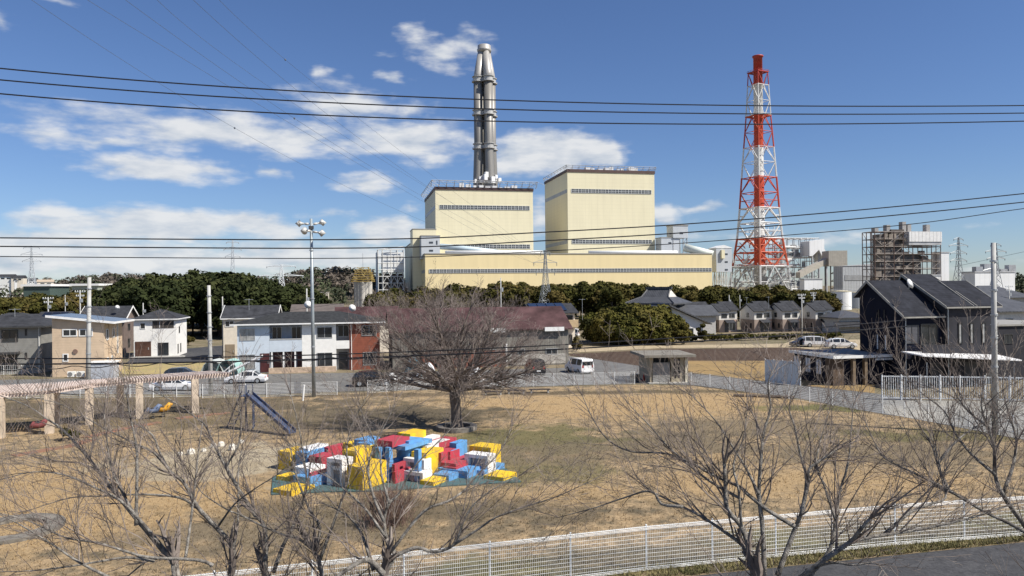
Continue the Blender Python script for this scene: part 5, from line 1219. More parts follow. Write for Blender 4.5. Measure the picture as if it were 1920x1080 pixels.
for (a, b, c, lab, r) in ((446,439.5,363,'topmost of the three cables rising to the right over the yellow hall',.018),(462,455.5,379,'middle cable of the three rising to the right over the yellow hall',.018),(481,475,391,'lowest and thinnest cable rising to the right over the yellow hall',.013)):
    P_ = [(-60,a,YW+2),(620,a+3.5,YW+3),(1010,b-1,YW+4)]
    o1 = [at(*p) for p in P_]; pts = [(0,a,YW+2),(330,a+2.5,YW+2.5),(600,a+3.5,YW+3),(800,a+.5,YW+3.5),(1000,b-3,YW+4),(1250,b-17,YW+4.5),(1500,b-36,YW+5),(1720,b-56,YW+5.5),(1920,c,YW+6),(2000,c-8,YW+6),(2080,c-15,YW+6.3)]
    V = [at(-80,a,YW+2)]+[at(*p) for p in pts]; out = []
    for i in range(1, len(V)-2):
        for k in range(8):
            t_ = k/8; out.append(.5*((2*V[i])+(V[i+1]-V[i-1])*t_+(2*V[i-1]-5*V[i]+4*V[i+1]-V[i+2])*t_*t_+(3*V[i]-V[i-1]-3*V[i+1]+V[i+2])*t_**3))
    tag(MB().tube(out, r, 5, False).build('overhead_cable', wire_m), lab, 'cable')
for (pts, r, lab) in ((((-40,672,21),(760,660,24),(1700,600,28)), .02, 'upper of the two low cables passing in front of the big tree'), (((-40,683,21),(760,668,24),(1700,612,28)), .025, 'lower and thicker of the two low cables passing in front of the big tree')): wire(pts, r, lab)
pts = []
for i in range(60):
    px_ = -20+i*14; pts.append(at(px_, 690-i*.45+6*abs(math.sin(i*.55)), 21.5))
tag(MB().tube(pts, .012, 4, False).build('overhead_cable', wire_m), 'thin looping cable sagging below the low cables at the left', 'cable')
hv = M('aluminium_conductor', (.12,.14,.17), .5, .1, 2)
for i, (a, m_, e) in enumerate((((45,-10),(440,240),(1004,494)),((148,-10),(540,229),(1008,498)),((222,-10),(552,222),(1004,478)),((285,-10),(450,125),(1010,478)),((352,-10),(580,188),(1012,486)),((402,-10),(535,112),(1016,484)))):
    lab = 'thin transmission line, number %s from the left where the lines enter the sky' % ('one','two','three','four','five','six')[i]
    o = wire(((a[0],a[1],70),(m_[0],m_[1],112),(e[0],e[1],235)), .02, lab, 'transmission_line', 50, hv)
    if i in (0, 2, 5): 
        c = at(m_[0], m_[1], 112); tag(MB().lathe([(.05,-.15),(.13,-.06),(.13,.06),(.05,.15)], c, 8).build('line_spacer', hv, o), None, None)
for (a, b, Y, lab) in (((1790,500),(1930,470),100,'faint service line near the pole at the right edge'),((420,600),(700,560),115,'service line leading to the pole behind the flats')): wire(((a[0],a[1],Y),(b[0],b[1],Y)), .02, lab, 'service_line')

# ------------------------------------------------------------ leafy trees
def crown_mesh(seed, w, h, z0, nblob, nleaf, leaf, flat=.75, squash=1.0):
    """many leaf-clump faces spread over uneven clusters"""
    q = random.Random(seed); m = MB(); bl = []
    for i in range(nblob):
        a = q.uniform(0, 6.28); t = q.random(); rad = w*.5*math.sqrt(q.random())*.8
        zc = z0+h*(.18+.72*t); rad *= math.sin(math.pi*min(.97, .22+.7*t))**.6
        bl.append((Vector((math.cos(a)*rad, math.sin(a)*rad, zc)), w*q.uniform(.15, .27)))
    for i in range(nleaf):
        c, r = q.choice(bl)
        d = Vector((q.gauss(0,1), q.gauss(0,1), q.gauss(0,1)*.9+.25)).normalized()
        p = c+Vector((d.x, d.y, d.z*flat))*r*q.uniform(.62, 1.05)
        n = (d+Vector((q.gauss(0,.5), q.gauss(0,.5), q.gauss(0,.5)+.3))).normalized()
        u = n.orthogonal().normalized(); a = q.uniform(0, 6.28); v = n.cross(u); u, v = u*math.cos(a)+v*math.sin(a), v*math.cos(a)-u*math.sin(a)
        l = leaf*q.uniform(.55, 1.25)
        m.poly([p-u*l-v*l*.5, p+u*l*.2-v*l*.75, p+u*l+v*l*.35, p-u*l*.3+v*l*.8])
    return m
leaf_dark = M('dark_evergreen_leaf', (.034,.04,.014), .85, .45, .35, rand=.35, alpha2=(.01,.014,.006), spec=.08)
leaf_mid = M('mid_evergreen_leaf', (.066,.058,.015), .85, .4, .3, rand=.45, alpha2=(.018,.02,.007), spec=.08)
leaf_bam = M('yellow_green_leaf', (.085,.077,.017), .85, .4, .4, rand=.3, alpha2=(.022,.026,.008), spec=.08)
bark = M('brown_bark', (.1,.08,.06), .9, .3, 3)
def leaf_tree(seed, w, h, mat, leaf, n, nb=13, tr=.22, z0=None):
    z0 = h*.22 if z0 is None else z0
    t = thing('tree', (0,0,0), 'x', 'tree'); tr_ = MB(); q = random.Random(seed)
    tr_.tube([(0,0,0),(.15,.1,h*.35),(.05,-.1,h*.75)], [tr,tr*.8,tr*.3], 7)
    for i in range(5):
        a = q.uniform(0,6.28); z = h*q.uniform(.2,.5); tr_.tube([(.1,0,z),(math.cos(a)*w*.15,math.sin(a)*w*.15,z+h*.13),(math.cos(a)*w*.3,math.sin(a)*w*.3,z+h*.2)], [tr*.5,tr*.35,tr*.12], 5)
    tr_.build('trunk', bark, t); crown_mesh(seed, w, h-z0, z0, nb, n, leaf).build('crown', mat, t); return t
def forest(protos, spots, name, label, group):
    """spots: (x, y, height, lean-in scale); the first use of a proto moves it, later ones copy it"""
    used = set()
    for (x, y, hh) in spots:
        i = rng.randrange(len(protos)); pr, h0 = protos[i]
        if i in used: o = copy_tree(pr)
        else: o = pr; used.add(i)
        o.name = name; o['label'] = label; o['group'] = group; o.location = (x, y, 0); k = hh/h0
        o.rotation_euler = (0, 0, rng.uniform(0, 6.28)); o.scale = (k*rng.uniform(.9, 1.2), k*rng.uniform(.9, 1.2), k)
    for i, (pr, h0) in enumerate(protos):
        if i not in used:
            for c in list(pr.children): bpy.data.objects.remove(c)
            bpy.data.objects.remove(pr)
def band(n, prof, Ya, Yb, jit, x0, x1, drop=22):
    """tops follow a skyline profile [(px, py)...]; nearer trees lower in the picture"""
    sp = []
    for i in range(n):
        t = i/(n-1) if n > 1 else 0; px_ = rng.uniform(x0, x1); Y = Ya+(Yb-Ya)*rng.random()
        for (a, b), (c, d) in zip(prof, prof[1:]):
            if a <= px_ <= c: top = b+(d-b)*(px_-a)/(c-a); break
        else: top = prof[-1][1] if px_ > prof[-1][0] else prof[0][1]
        f = (Y-Ya)/(Yb-Ya); tp = at(px_, top+(1-f)*drop+rng.uniform(-2, jit), Y); sp.append((tp.x, Y, max(4, tp.z)))
    return sp
pd = [(leaf_tree(100+i, 10, 14, leaf_dark, .5, 2300, 17, .22, 1.2), 14) for i in range(4)]
wood_l = [(175,541),(215,527),(270,517),(340,508),(420,505),(470,510),(520,522),(560,534),(600,540),(690,552)]
forest(pd, band(120, wood_l, 168, 250, 9, 182, 600, 18), 'evergreen_tree', 'dark evergreen tree in the thick wood behind the white house', 'evergreen trees in the left wood')
pd = [(leaf_tree(120+i, 9.5, 12, leaf_mid, .5, 1900, 16, .22, .8), 12) for i in range(2)]
forest(pd, band(56, [(-60,543),(60,546),(110,538),(180,540)], 180, 260, 10, -50, 190), 'evergreen_tree', 'evergreen tree in the low wood above the grey roofs at the far left', 'evergreen trees at the far left')
pm_ = [(leaf_tree(140+i, 10, 12, leaf_mid, .5, 2200, 17, .22, .6), 12) for i in range(5)]
belt = [(690,543),(760,535),(820,533),(880,529),(960,526),(1060,530),(1120,523),(1190,528),(1240,536),(1300,533),(1400,533),(1500,535),(1545,541),(1570,552)]
forest(pm_, band(130, belt, 225, 292, 7, 690, 1562, 12), 'evergreen_tree', 'olive green tree in the belt along the foot of the yellow hall', 'trees in the belt before the power station')
pb_ = [(leaf_tree(160+i, 7, 7.5, leaf_bam, .33, 3200, 22, .12, .1), 7.5) for i in range(3)]
sp = []
for (px_, top, Y) in ((1118,612,146),(1140,590,148),(1165,580,150),(1190,577,147),(1215,580,149),(1240,586,147),(1262,596,146),(1130,600,141),(1160,595,142),(1200,592,141),(1230,598,141),(1255,606,140),(1278,612,141),(1180,606,139),(1110,596,150),(1148,582,152),(1178,580,153),(1205,577,152),(1232,582,152),(1150,604,142),(1215,588,144),(1268,606,146)):
    p = at(px_, top-7, Y); sp.append((p.x, Y, p.z))
forest(pb_, sp, 'bamboo_clump', 'yellow green bushy tree in the clump left of the white walled tiled house', 'bushy trees beyond the ploughed field')
ph = [(leaf_tree(170+i, 3.2, 2.2, leaf_bam, .2, 600, 9, .05, .05), 2.2) for i in range(2)]
sp = []
for i in range(34): px_ = 1272+i*9; p = at(px_, 627+rng.uniform(-2,4), 148+i*.15); sp.append((p.x, p.y, max(1.2, p.z)))
forest(ph, sp, 'hedge_shrub', 'low green shrub in the hedge between field and terrace houses', 'hedge beyond the field')
for (px_, pt, Y, w_, lab) in ((1316,607,147,2.6,'small round garden shrub by the white tiled house wall'),(352,632,150,3,'low bush beside the white house at the wood edge'),(1100,595,145,5,'dense dark bush at the right end of the workshop'),(1080,630,128,2.2,'low shrub by the white mini truck')):
    p = at(px_, pt, Y); t = leaf_tree(180+px_, w_, max(1, p.z), leaf_mid, .22, 700, 9, .06, .1); t.location = (p.x, Y, 0); t.name = 'shrub'; t['label'] = lab; t['category'] = 'shrub'
t = leaf_tree(191, 1.6, .9, leaf_mid, .1, 300, 7, .03, .02); t.location = G(127,826); t.name = 'shrub'; t['label'] = 'small green shrub on the ground right of a pergola column'; t['category'] = 'shrub'
# wooded hills far off
def hill(name, prof, Y, depth, mat):
    m = MB(); top = [at(px_, py_, Y) for px_, py_ in prof]
    rows = []
    for f, zf in ((-1,0),(-.55,.45),(-.2,.85),(0,1),(.4,.8),(1,0)): rows.append([Vector((p.x*(1+f*depth/Y), Y+f*depth, max(-1, (p.z-8)*zf)-(.5 if zf == 0 else 0))) for p in top])
    for a, b in zip(rows, rows[1:]):
        for i in range(len(a)-1): m.poly([a[i], a[i+1], b[i+1], b[i]])
    return struct(m.build(name, mat, None, True)), rows
hm = Mground('hill_scrub', [(.09,.085,.05),(.13,.11,.08),(.06,.065,.035)], [.01,.04])
h1, r1_ = hill('hills', [(-300,528),(0,526),(80,528),(150,524),(210,518),(300,521),(400,530),(480,526),(560,515),(590,507),(640,506),(700,512),(760,530),(860,548)], 800, 260, hm)
h2, r2_ = hill('hills', [(1820,545),(1880,532),(1905,522),(1950,518),(2100,512),(2300,520)], 900, 260, hm)
def wood_cover(rows, name, label, n, mats, leaf, seed, hgt):
    q = random.Random(seed); ms = [MB() for _ in mats]
    for i in range(n):
        k = q.choice((0,1,1,2,2,2)); j = q.randrange(len(rows[0])-1); a, b, c, d = rows[k][j], rows[k][j+1], rows[k+1][j+1], rows[k+1][j]
        u, v = q.random(), q.random(); p = a.lerp(b, u).lerp(d.lerp(c, u), v); p.z = max(0, p.z); s_ = q.uniform(.7, 1.3)*hgt; mm = ms[q.choices(range(len(mats)), [3,2][:len(mats)])[0]]
        for l in range(60):
            d_ = Vector((q.gauss(0,1), q.gauss(0,1), q.gauss(0,1))).normalized(); e = p+Vector((d_.x*s_*.42, d_.y*s_*.42, s_*.55+d_.z*s_*.48)); w = Vector((q.gauss(0,1),q.gauss(0,1),q.gauss(0,1))).normalized(); x = d_.cross(w).normalized(); lf = leaf*q.uniform(.6,1.3)
            mm.poly([e-x*lf, e+w*lf*.8, e+x*lf, e-w*lf*.7+d_*lf*.3])
    for mm, mt, lb in zip(ms, mats, label): tag(mm.build(name, mt), lb, 'wood', None, 'stuff')
bare_m = M('bare_wood_grey', (.12,.1,.08), .9, .35, .05, alpha2=(.06,.05,.04)); far_g = M('far_evergreen', (.05,.062,.03), .9, .4, .05, alpha2=(.025,.03,.016))
wood_cover(r1_, 'far_wood', ('grey brown leafless wood on the far hills at the left', 'dark evergreens scattered on the far hills at the left'), 620, (bare_m, far_g), 1.3, 5, 10)
wood_cover(r2_, 'far_wood', ('dark wooded slope at the right edge beyond the warehouse',), 120, (far_g,), 1.4, 6, 11)
for i, (px_, pt, w_, hh, c, lab) in enumerate(((10,517,26,5,'off_white_siding','pale house on the hilltop at the far left edge'),(32,519,20,5,'cream_siding','cream hilltop house second from the left'),(32,523,9,4,'white_paint','tiny white gable between the hilltop houses'),(60,524,14,4,'white_paint','small white hilltop building right of the cream ones'),(85,527,26,4,'cream_siding','beige roofed hilltop house below the bare wood'))):
    Yh = 660; o = at(px_, pt, Yh); w = w_*Yh/F; t = thing('hill_house', Vector((o.x, Yh, 0)), lab, 'house', .1+.1*i)
    body(t, 'wall', -w/2, 0, 0, w/2, 8, o.z-.8, MATS[c]); MB().ext([(-w/2-.5,-.5,o.z-.8),(-w/2-.5,8.5,o.z-.8),(-w/2-.5,4,o.z+1.4)], (w+1,0,0)).build('roof', slate if i != 4 else M('beige_roof', (.4,.33,.25)), t)
    MB().box(-w*.3,-.1,o.z-3,-w*.05,.02,o.z-1.8).box(w*.1,-.1,o.z-3,w*.35,.02,o.z-1.8).parts('window', glass, t)
for (p0_, p1_, pt, Yh, lab, mt) in ((44,92,537,420,'long dark green walled hall with a white roof in the left wood',M('green_wall', (.06,.09,.08))),(135,182,536,430,'long low white roofed shed between the trees at the left',M('pale_green_wall', (.3,.33,.27)))):
    o = at(p0_, 540, Yh); o.z = 0; w = (p1_-p0_)*Yh/F; h = hz(p0_, pt, Yh); t = thing('long_shed', o, lab, 'shed', .05); body(t, 'wall', 0,0,0,w,20,h,mt); body(t, 'roof', -1,-1,h,w+1,21,h+1.2,white)

# ------------------------------------------------------------ bare trees
def limb(m, pts, r0, r1, n=7, sub=3):
    """smooth tapering limb through points; returns the dense path with radii"""
    P = [Vector(p) for p in pts]; V = [P[0]*2-P[1]]+P+[P[-1]*2-P[-2]]; out = []
    for i in range(1, len(V)-2):
        for k in range(sub):
            t = k/sub; out.append(.5*((2*V[i])+(V[i+1]-V[i-1])*t+(2*V[i-1]-5*V[i]+4*V[i+1]-V[i+2])*t*t+(3*V[i]-V[i-1]-3*V[i+1]+V[i+2])*t**3))
    out.append(P[-1]); N_ = len(out); rad = [r0+(r1-r0)*(i/(N_-1))**.9 for i in range(N_)]
    m.tube(out, rad, n); return out, rad
def twig(m, q, p, d, L_, r, lev, up, spread=.7, dens=3.0, rmin=.004):
    """a branch that wanders, thins and carries shorter ones"""
    ns = max(2, min(6, int(L_/.22))); pts = [p]; dd = d.normalized(); dirs = []
    for i in range(ns):
        dd = (dd+Vector((q.gauss(0,.16), q.gauss(0,.16), q.gauss(0,.14)+up))).normalized(); dirs.append(dd); pts.append(pts[-1]+dd*(L_/ns))
    rad = [max(rmin*.8, r*(1-.75*i/ns)) for i in range(ns+1)]
    m.tube(pts, rad, 4 if r > .012 else 3, False)
    if lev <= 0: return
    nc = max(1, int(L_*dens*q.uniform(.7, 1.3)))
    for i in range(nc):
        t = q.uniform(.15, 1.0); k = min(ns-1, int(t*ns)); b = pts[k].lerp(pts[k+1], t*ns-k); ax = dirs[k]
        s_ = ax.orthogonal().normalized(); a = q.uniform(0, 6.28); s_ = (s_*math.cos(a)+ax.cross(s_)*math.sin(a))
        nd = (ax+s_*q.uniform(spread*.7, spread*1.5)+Vector((0,0,.12))).normalized()
        twig(m, q, b, nd, L_*q.uniform(.28, .55)*(1.15-.5*t), max(rmin, rad[k]*.6), lev-1, up*.8, spread, dens*1.35, rmin)
bark_g = M('grey_cherry_bark', (.24,.225,.2), .9, .4, 7, .8, alpha2=(.05,.043,.038), spec=.15); twig_m = M('cherry_twig', (.19,.163,.143), .9, .35, 2, alpha2=(.075,.057,.05), spec=.15)
def cherry(seed, label, base_px, Y0, limbs, dens=3.2, tipL=1.3, name='cherry_tree', sub=1.8):
    """limbs: (r0, r1, depth drift, [(px, py)...]) traced on the photograph, each with its own depth"""
    q = random.Random(seed); o = at(base_px, 540, Y0); o.z = 0
    t = thing(name, o, label, 'tree'); mt = MB(); mc = MB()
    for li, (r0, r1, dr, pp) in enumerate(limbs):
        n = len(pp); pts = []
        for i, (x, y) in enumerate(pp): f = i/(n-1); pts.append(at(x, y, Y0+dr[0]+(dr[1]-dr[0])*f+(q.uniform(-.12,.12) if 0 < i < n-1 else 0))-o)
        path, rad = limb(mt, pts, r0*.7, r1*.75, 9)
        L_ = sum((b-a).length for a, b in zip(path, path[1:])); nk = int(L_*dens*1.45); 
        for i in range(nk):
            tt = q.uniform(.12, 1)**.8; k = min(len(path)-2, int(tt*(len(path)-1))); b = path[k].lerp(path[k+1], q.random()); ax = (path[k+1]-path[k]).normalized()
            if rad[k] > .11 and q.random() < .6: continue
            s_ = ax.orthogonal().normalized(); a = q.uniform(0, 6.28); s_ = s_*math.cos(a)+ax.cross(s_)*math.sin(a)
            nd = (ax*q.uniform(.3,1)+s_*q.uniform(.5,1)+Vector((0,0,.4))).normalized()
            LL = tipL*q.uniform(.25, 1.0)*(1.1-.45*tt)
            twig(mc, q, b, nd, LL, max(.006, min(.016, rad[k]*.35)), 2, .05, .75, 4.4)
        for i in range(int(L_*sub)):     # longer side shoots that carry the fine twigs
            tt = q.uniform(.2, 1); k = min(len(path)-2, int(tt*(len(path)-1))); b = path[k].lerp(path[k+1], q.random()); ax = (path[k+1]-path[k]).normalized()
            s_ = ax.orthogonal().normalized(); a = q.uniform(0, 6.28); s_ = s_*math.cos(a)+ax.cross(s_)*math.sin(a)
            nd = (ax*q.uniform(.5,1.1)+s_*q.uniform(.35,.9)+Vector((0,0,.38))).normalized()
            twig(mc, q, b, nd, q.uniform(1.1, 2.8)*(1.2-.4*tt), max(.009, min(.021, rad[k]*.5)), 3, .035, .6, 3.0, .0032)
        e = path[-1]; ax = (path[-1]-path[-3]).normalized()
        for i in range(3): twig(mc, q, e, (ax+Vector((q.gauss(0,.3), q.gauss(0,.3), q.gauss(0,.3)+.1))), tipL*q.uniform(.5,.95), r1*.8, 2, .04, .7, 4.2)
    mt.build('trunk', bark_g, t, True); mc.build('crown', twig_m, t); return t
def to_ground(px, py, bx): # down from a seen point to the foot, out of the frame
    return None
# left trees
cherry(11, 'bare cherry tree at the far left whose long limbs sweep up to the left', 350, 16.5, [
    (.16,.11,(0,0),[(352,1420),(345,1200),(327,1057)]),
    (.10,.012,(0,2.0),[(327,1057),(283,1003),(257,973),(230,940),(207,912),(175,870),(150,840),(117,805),(87,785),(50,760),(-20,735)]),
    (.06,.010,(0,-1.2),[(300,1020),(262,975),(225,938),(180,915),(120,890),(60,885),(0,900)]),
    (.05,.010,(0,1.0),[(283,1003),(250,960),(215,895),(205,860),(200,820),(195,775)]),
    (.05,.010,(0,1.4),[(347,1050),(358,975),(367,893),(372,850),(380,790)]),
    (.06,.012,(0,.5),[(255,985),(256,930),(257,855),(252,817),(242,770),(236,730)]),
    (.05,.010,(0,-1.5),[(290,1052),(240,1045),(190,1052),(130,1062),(60,1070),(0,1072)]),
    (.055,.012,(-.5,-1.8),[(400,1060),(370,1050),(280,1045),(240,1035),(185,1018),(150,1013),(115,1005),(50,975),(0,963)]),
    (.045,.01,(-1.5,-2),[(210,1085),(150,1055),(100,1022),(40,985),(-10,960)]),
    (.06,.02,(0,.4),[(330,1052),(300,1045),(275,1052),(240,1080)]),
    ], 3.4)
cherry(12, 'second bare cherry tree from the left with a forked leaning trunk', 440, 17.5, [
    (.15,.11,(0,0),[(446,1400),(440,1200),(434,1073)]),
    (.10,.012,(0,1.5),[(434,1073),(437,1027),(407,990),(370,950),(345,905),(320,885),(300,850),(285,815),(245,790),(195,775)]),
    (.05,.01,(.5,-.5),[(370,950),(333,932),(267,927),(200,930),(133,933),(60,955)]),
    (.05,.012,(0,1.0),[(437,1030),(445,990),(447,933),(447,880),(455,835)]),
    (.045,.01,(.6,2),[(320,885),(290,850),(250,830),(190,800),(120,760),(60,745)]),
    (.04,.01,(.2,-.8),[(407,990),(440,945),(480,915),(520,890)]),
    ], 3.2)
cherry(13, 'bare cherry tree left of the play blocks with a tall pale upright limb', 520, 18.0, [
    (.15,.1,(0,0),[(530,1380),(515,1200),(497,1075)]),
    (.09,.05,(0,.4),[(497,1075),(497,993),(480,967)]),
    (.08,.012,(.4,2.2),[(480,967),(457,933),(433,893),(410,850),(397,825),(387,800),(370,785),(320,750),(270,727)]),
    (.06,.01,(.5,1.5),[(445,910),(425,877),(445,840),(452,800),(448,765),(440,735)]),
    (.075,.012,(0,.8),[(513,1073),(530,1025),(547,993),(560,960),(567,943),(575,900),(568,850),(560,800),(545,740)]),
    (.055,.01,(0,-.8),[(590,1033),(560,1010),(533,1003),(490,985),(450,965),(425,955),(380,925),(365,900)]),
    (.09,.06,(0,0),[(605,1400),(610,1150),(600,1060),(590,1033)]),
    (.06,.012,(0,1.2),[(590,1033),(600,990),(580,955),(560,905),(550,870),(540,830),(500,790)]),
    (.055,.012,(0,1.0),[(600,1050),(622,990),(640,940),(655,890),(650,850),(658,800),(690,740)]),
    ], 3.4)
cherry(14, 'bare cherry tree before the play blocks with limbs reaching far right over the fence', 705, 17.0, [
    (.17,.13,(0,0),[(690,1420),(705,1200),(720,1077)]),
    (.085,.012,(0,.8),[(720,1077),(740,1040),(727,1020),(720,977),(730,943),(747,927),(770,885),(800,850),(850,800)]),
    (.07,.012,(0,.2),[(735,1045),(780,1027),(815,1035),(853,1020),(866,985),(885,950),(920,920),(970,895)]),
    (.055,.01,(0,1.4),[(733,1035),(793,960),(840,940),(873,917),(900,885),(935,850),(960,800)]),
    (.045,.009,(0,-.6),[(853,1020),(900,990),(930,970),(985,950),(1047,930),(1100,905)]),
    (.055,.01,(0,1.2),[(720,977),(700,930),(690,880),(700,840),(720,800),(740,760)]),
    (.05,.01,(0,.6),[(725,1010),(690,960),(660,930),(630,905),(600,880)]),
    (.10,.05,(-.4,-.8),[(720,1077),(690,1050),(660,1062),(620,1090)]),
    (.06,.012,(0,.9),[(700,1070),(680,1005),(660,975),(640,960),(610,945)]),
    (.045,.01,(0,1.8),[(730,943),(715,890),(712,850),(690,800),(672,760)]),
    ], 3.4)
# right trees
cherry(15, 'many stemmed bare tree right of centre with broken snags and long limbs', 1450, 16.0, [
    (.2,.14,(0,0),[(1450,1460),(1440,1250),(1420,1085)]),
    (.11,.05,(0,.6),[(1413,1085),(1408,1040),(1390,987),(1363,953),(1360,900),(1358,868)]),
    (.085,.012,(0,1.2),[(1433,1080),(1430,993),(1423,927),(1427,860),(1432,810),(1445,765),(1440,720),(1452,690)]),
    (.085,.03,(0,.3),[(1457,1080),(1480,1020),(1493,985),(1503,960),(1515,905),(1517,880),(1540,862),(1569,843)]),
    (.055,.012,(.3,1.6),[(1503,960),(1512,900),(1500,850),(1490,800),(1480,760),(1500,700)]),
    (.08,.012,(0,1.6),[(1413,1045),(1390,1020),(1363,1000),(1323,973),(1280,950),(1220,920),(1193,893)]),
    (.07,.012,(0,2.2),[(1490,987),(1440,957),(1400,925),(1385,912),(1335,890),(1300,870),(1247,850),(1185,847),(1140,825),(1110,782),(1092,742)]),
    (.05,.010,(.6,2.0),[(1392,937),(1335,905),(1290,870),(1250,835),(1220,800),(1190,770),(1165,740)]),
    (.05,.010,(-.3,.8),[(1280,950),(1240,945),(1220,920),(1165,935),(1115,952),(1047,970)]),
    (.08,.012,(0,1.0),[(1513,1085),(1535,1060),(1557,1027),(1567,977),(1573,927),(1590,870),(1595,820),(1600,760)]),
    (.09,.04,(0,-.6),[(1500,1085),(1545,1050),(1593,1017),(1612,995),(1631,972)]),
    (.075,.014,(0,.6),[(1545,1050),(1593,1017),(1657,1003),(1723,993),(1813,973),(1870,955),(1930,935)]),
    (.06,.012,(.3,1.2),[(1657,1003),(1707,960),(1745,945),(1773,933),(1765,895),(1760,860),(1745,815)]),
    (.05,.010,(.2,1.6),[(1423,927),(1400,880),(1375,840),(1350,800),(1325,770),(1290,735)]),
    (.05,.010,(.2,.8),[(1390,987),(1385,920),(1375,870),(1395,820),(1400,770)]),
    (.05,.010,(0,-1.0),[(1510,1070),(1560,1055),(1600,1060),(1640,1055),(1660,1075)]),
    (.045,.010,(.3,2),[(1567,977),(1545,910),(1530,870),(1540,820),(1555,770)]),
    ], 3.4, 1.4, 'bare_tree', 2.3)
cherry(16, 'bare tree leaning in from the right edge in front of the navy house', 1960, 17.0, [
    (.18,.13,(0,0),[(1990,1420),(1985,1200),(1960,1040)]),
    (.1,.014,(0,1.0),[(1960,1040),(1920,983),(1880,927),(1866,890),(1864,840),(1852,800),(1840,760),(1850,700)]),
    (.07,.012,(0,1.6),[(1935,1005),(1890,980),(1847,960),(1780,920),(1740,900),(1700,880),(1660,860),(1640,830),(1622,790)]),
    (.06,.012,(.5,1.6),[(1780,920),(1765,890),(1758,870),(1747,834),(1725,800),(1700,760)]),
    (.06,.012,(.3,1.8),[(1880,927),(1900,870),(1905,820),(1890,770),(1880,720),(1890,680)]),
    (.055,.010,(.3,2.4),[(1866,890),(1820,850),(1790,810),(1770,770),(1720,730),(1690,690)]),
    (.06,.012,(0,1.5),[(1960,1040),(1950,930),(1940,860),(1925,790),(1930,720)]),
    (.05,.010,(.6,2.0),[(1852,800),(1815,770),(1790,735),(1770,690)]),
    (.05,.010,(.6,1.0),[(1758,870),(1790,830),(1830,800),(1870,785)]),
    ], 3.4, 1.5, 'cherry_tree', 2.4)
# the big spreading tree in the park
def big_tree():
    q = random.Random(21); t = thing('cherry_tree', BT, 'large bare spreading tree with a thick short trunk in the middle of the park', 'tree'); mt = MB(); mc = MB()
    fork = Vector((-.05,0,3.35)); mt.tube([(0,0,0),(.05,0,.5),(-.05,0,1.7),(-.12,0,2.6),fork], [.6,.45,.39,.41,.46], 12)
    nl = 30
    for i in range(nl):
        a = 2.399*i+q.uniform(-.2,.2); ct = .2+.79*((i+.5)/nl); tilt = math.acos(ct)
        d = Vector((math.cos(a)*math.sin(tilt), math.sin(a)*math.sin(tilt), max(.35, math.cos(tilt)))).normalized(); L_ = q.uniform(6.7,7.9)
        pts = [fork-Vector((0,0,.35))+d*.1]; dd = d.copy(); goal = Vector((math.cos(a)*math.sin(tilt), math.sin(a)*math.sin(tilt), math.cos(tilt)))
        for k in range(7):
            dd = (dd*.75+goal*.25+Vector((q.gauss(0,.12), q.gauss(0,.12), q.gauss(0,.08)))).normalized(); pts.append(pts[-1]+dd*L_/7)
        path, rad = limb(mt, pts, q.uniform(.13,.24), .025, 7, 2)
        for j in range(21):
            tt = q.uniform(.16,1)**.7; k = min(len(path)-2, int(tt*(len(path)-1))); b = path[k].lerp(path[k+1], q.random()); ax = (path[k+1]-path[k]).normalized()
            s_ = ax.orthogonal().normalized(); aa = q.uniform(0,6.28); s_ = s_*math.cos(aa)+ax.cross(s_)*math.sin(aa)
            nd = (ax+s_*q.uniform(.4,.95)+Vector((0,0,.05))).normalized(); twig(mc, q, b, nd, q.uniform(1.4,3.0)*(1.15-.25*tt), max(.022, rad[k]*.4), 3, .02, .6, 2.8, .007)
    # low drooping limbs at the right
    for (dx, dy, dz, L_) in ((.9,-.3,.1,5.2),(.95,.2,.1,5)):
        pts = [fork-Vector((0,0,.3))]; dd = Vector((dx,dy,dz)).normalized()
        for k in range(6): dd = (dd+Vector((q.gauss(0,.1), q.gauss(0,.1), q.gauss(0,.1)-.05+(.1 if k > 3 else 0)))).normalized(); pts.append(pts[-1]+dd*L_/6)
        path, rad = limb(mt, pts, .17, .03, 7, 2)
        for j in range(14): k = q.randrange(3, len(path)-1); twig(mc, q, path[k], (path[k+1]-path[k]).normalized()+Vector((q.gauss(0,.5), q.gauss(0,.5), q.gauss(0,.4))), q.uniform(.8,2), .03, 2, .02, .7, 2.4, .008)
    mt.build('trunk', M('park_tree_bark', (.15,.125,.105), .9, .35, 5, .5, alpha2=(.075,.06,.05)), t, True); mc.build('crown', M('park_tree_twig', (.17,.142,.128), .9, .3, 2, alpha2=(.095,.074,.067)), t)
big_tree()
# bare grey trees in the gap behind the workshop
def bare_small(seed, h, mat):
    q = random.Random(seed); t = thing('bare_tree', (0,0,0), 'x', 'tree'); mt = MB(); mc = MB()
    mt.tube([(0,0,0),(.1,0,h*.3),(.05,.1,h*.5)], [.2,.15,.1], 6)
    for i in range(9):
        a = q.uniform(0,6.28); tl = q.uniform(.15,.7); d = Vector((math.cos(a)*math.sin(tl), math.sin(a)*math.sin(tl), math.cos(tl))); twig(mc, q, Vector((.07,.05,h*q.uniform(.25,.5))), d, h*q.uniform(.4,.6), .08, 3, .04, .6, 1.5, .018)
    mt.build('trunk', mat, t); mc.build('crown', mat, t); return t
gb = M('pale_bare_wood', (.2,.17,.145), .9, .3, 1, alpha2=(.11,.09,.075)); gp = [(bare_small(30+i, 10, gb), 10) for i in range(3)]
sp = []
for (px_, pt, Y) in ((690,552,150),(720,548,155),(745,545,158),(770,543,160),(800,540,158),(825,545,152),(850,541,160),(875,546,155),(900,549,158),(930,556,152),(655,568,150),(960,560,155)): p = at(px_, pt, Y); sp.append((p.x, Y, p.z))
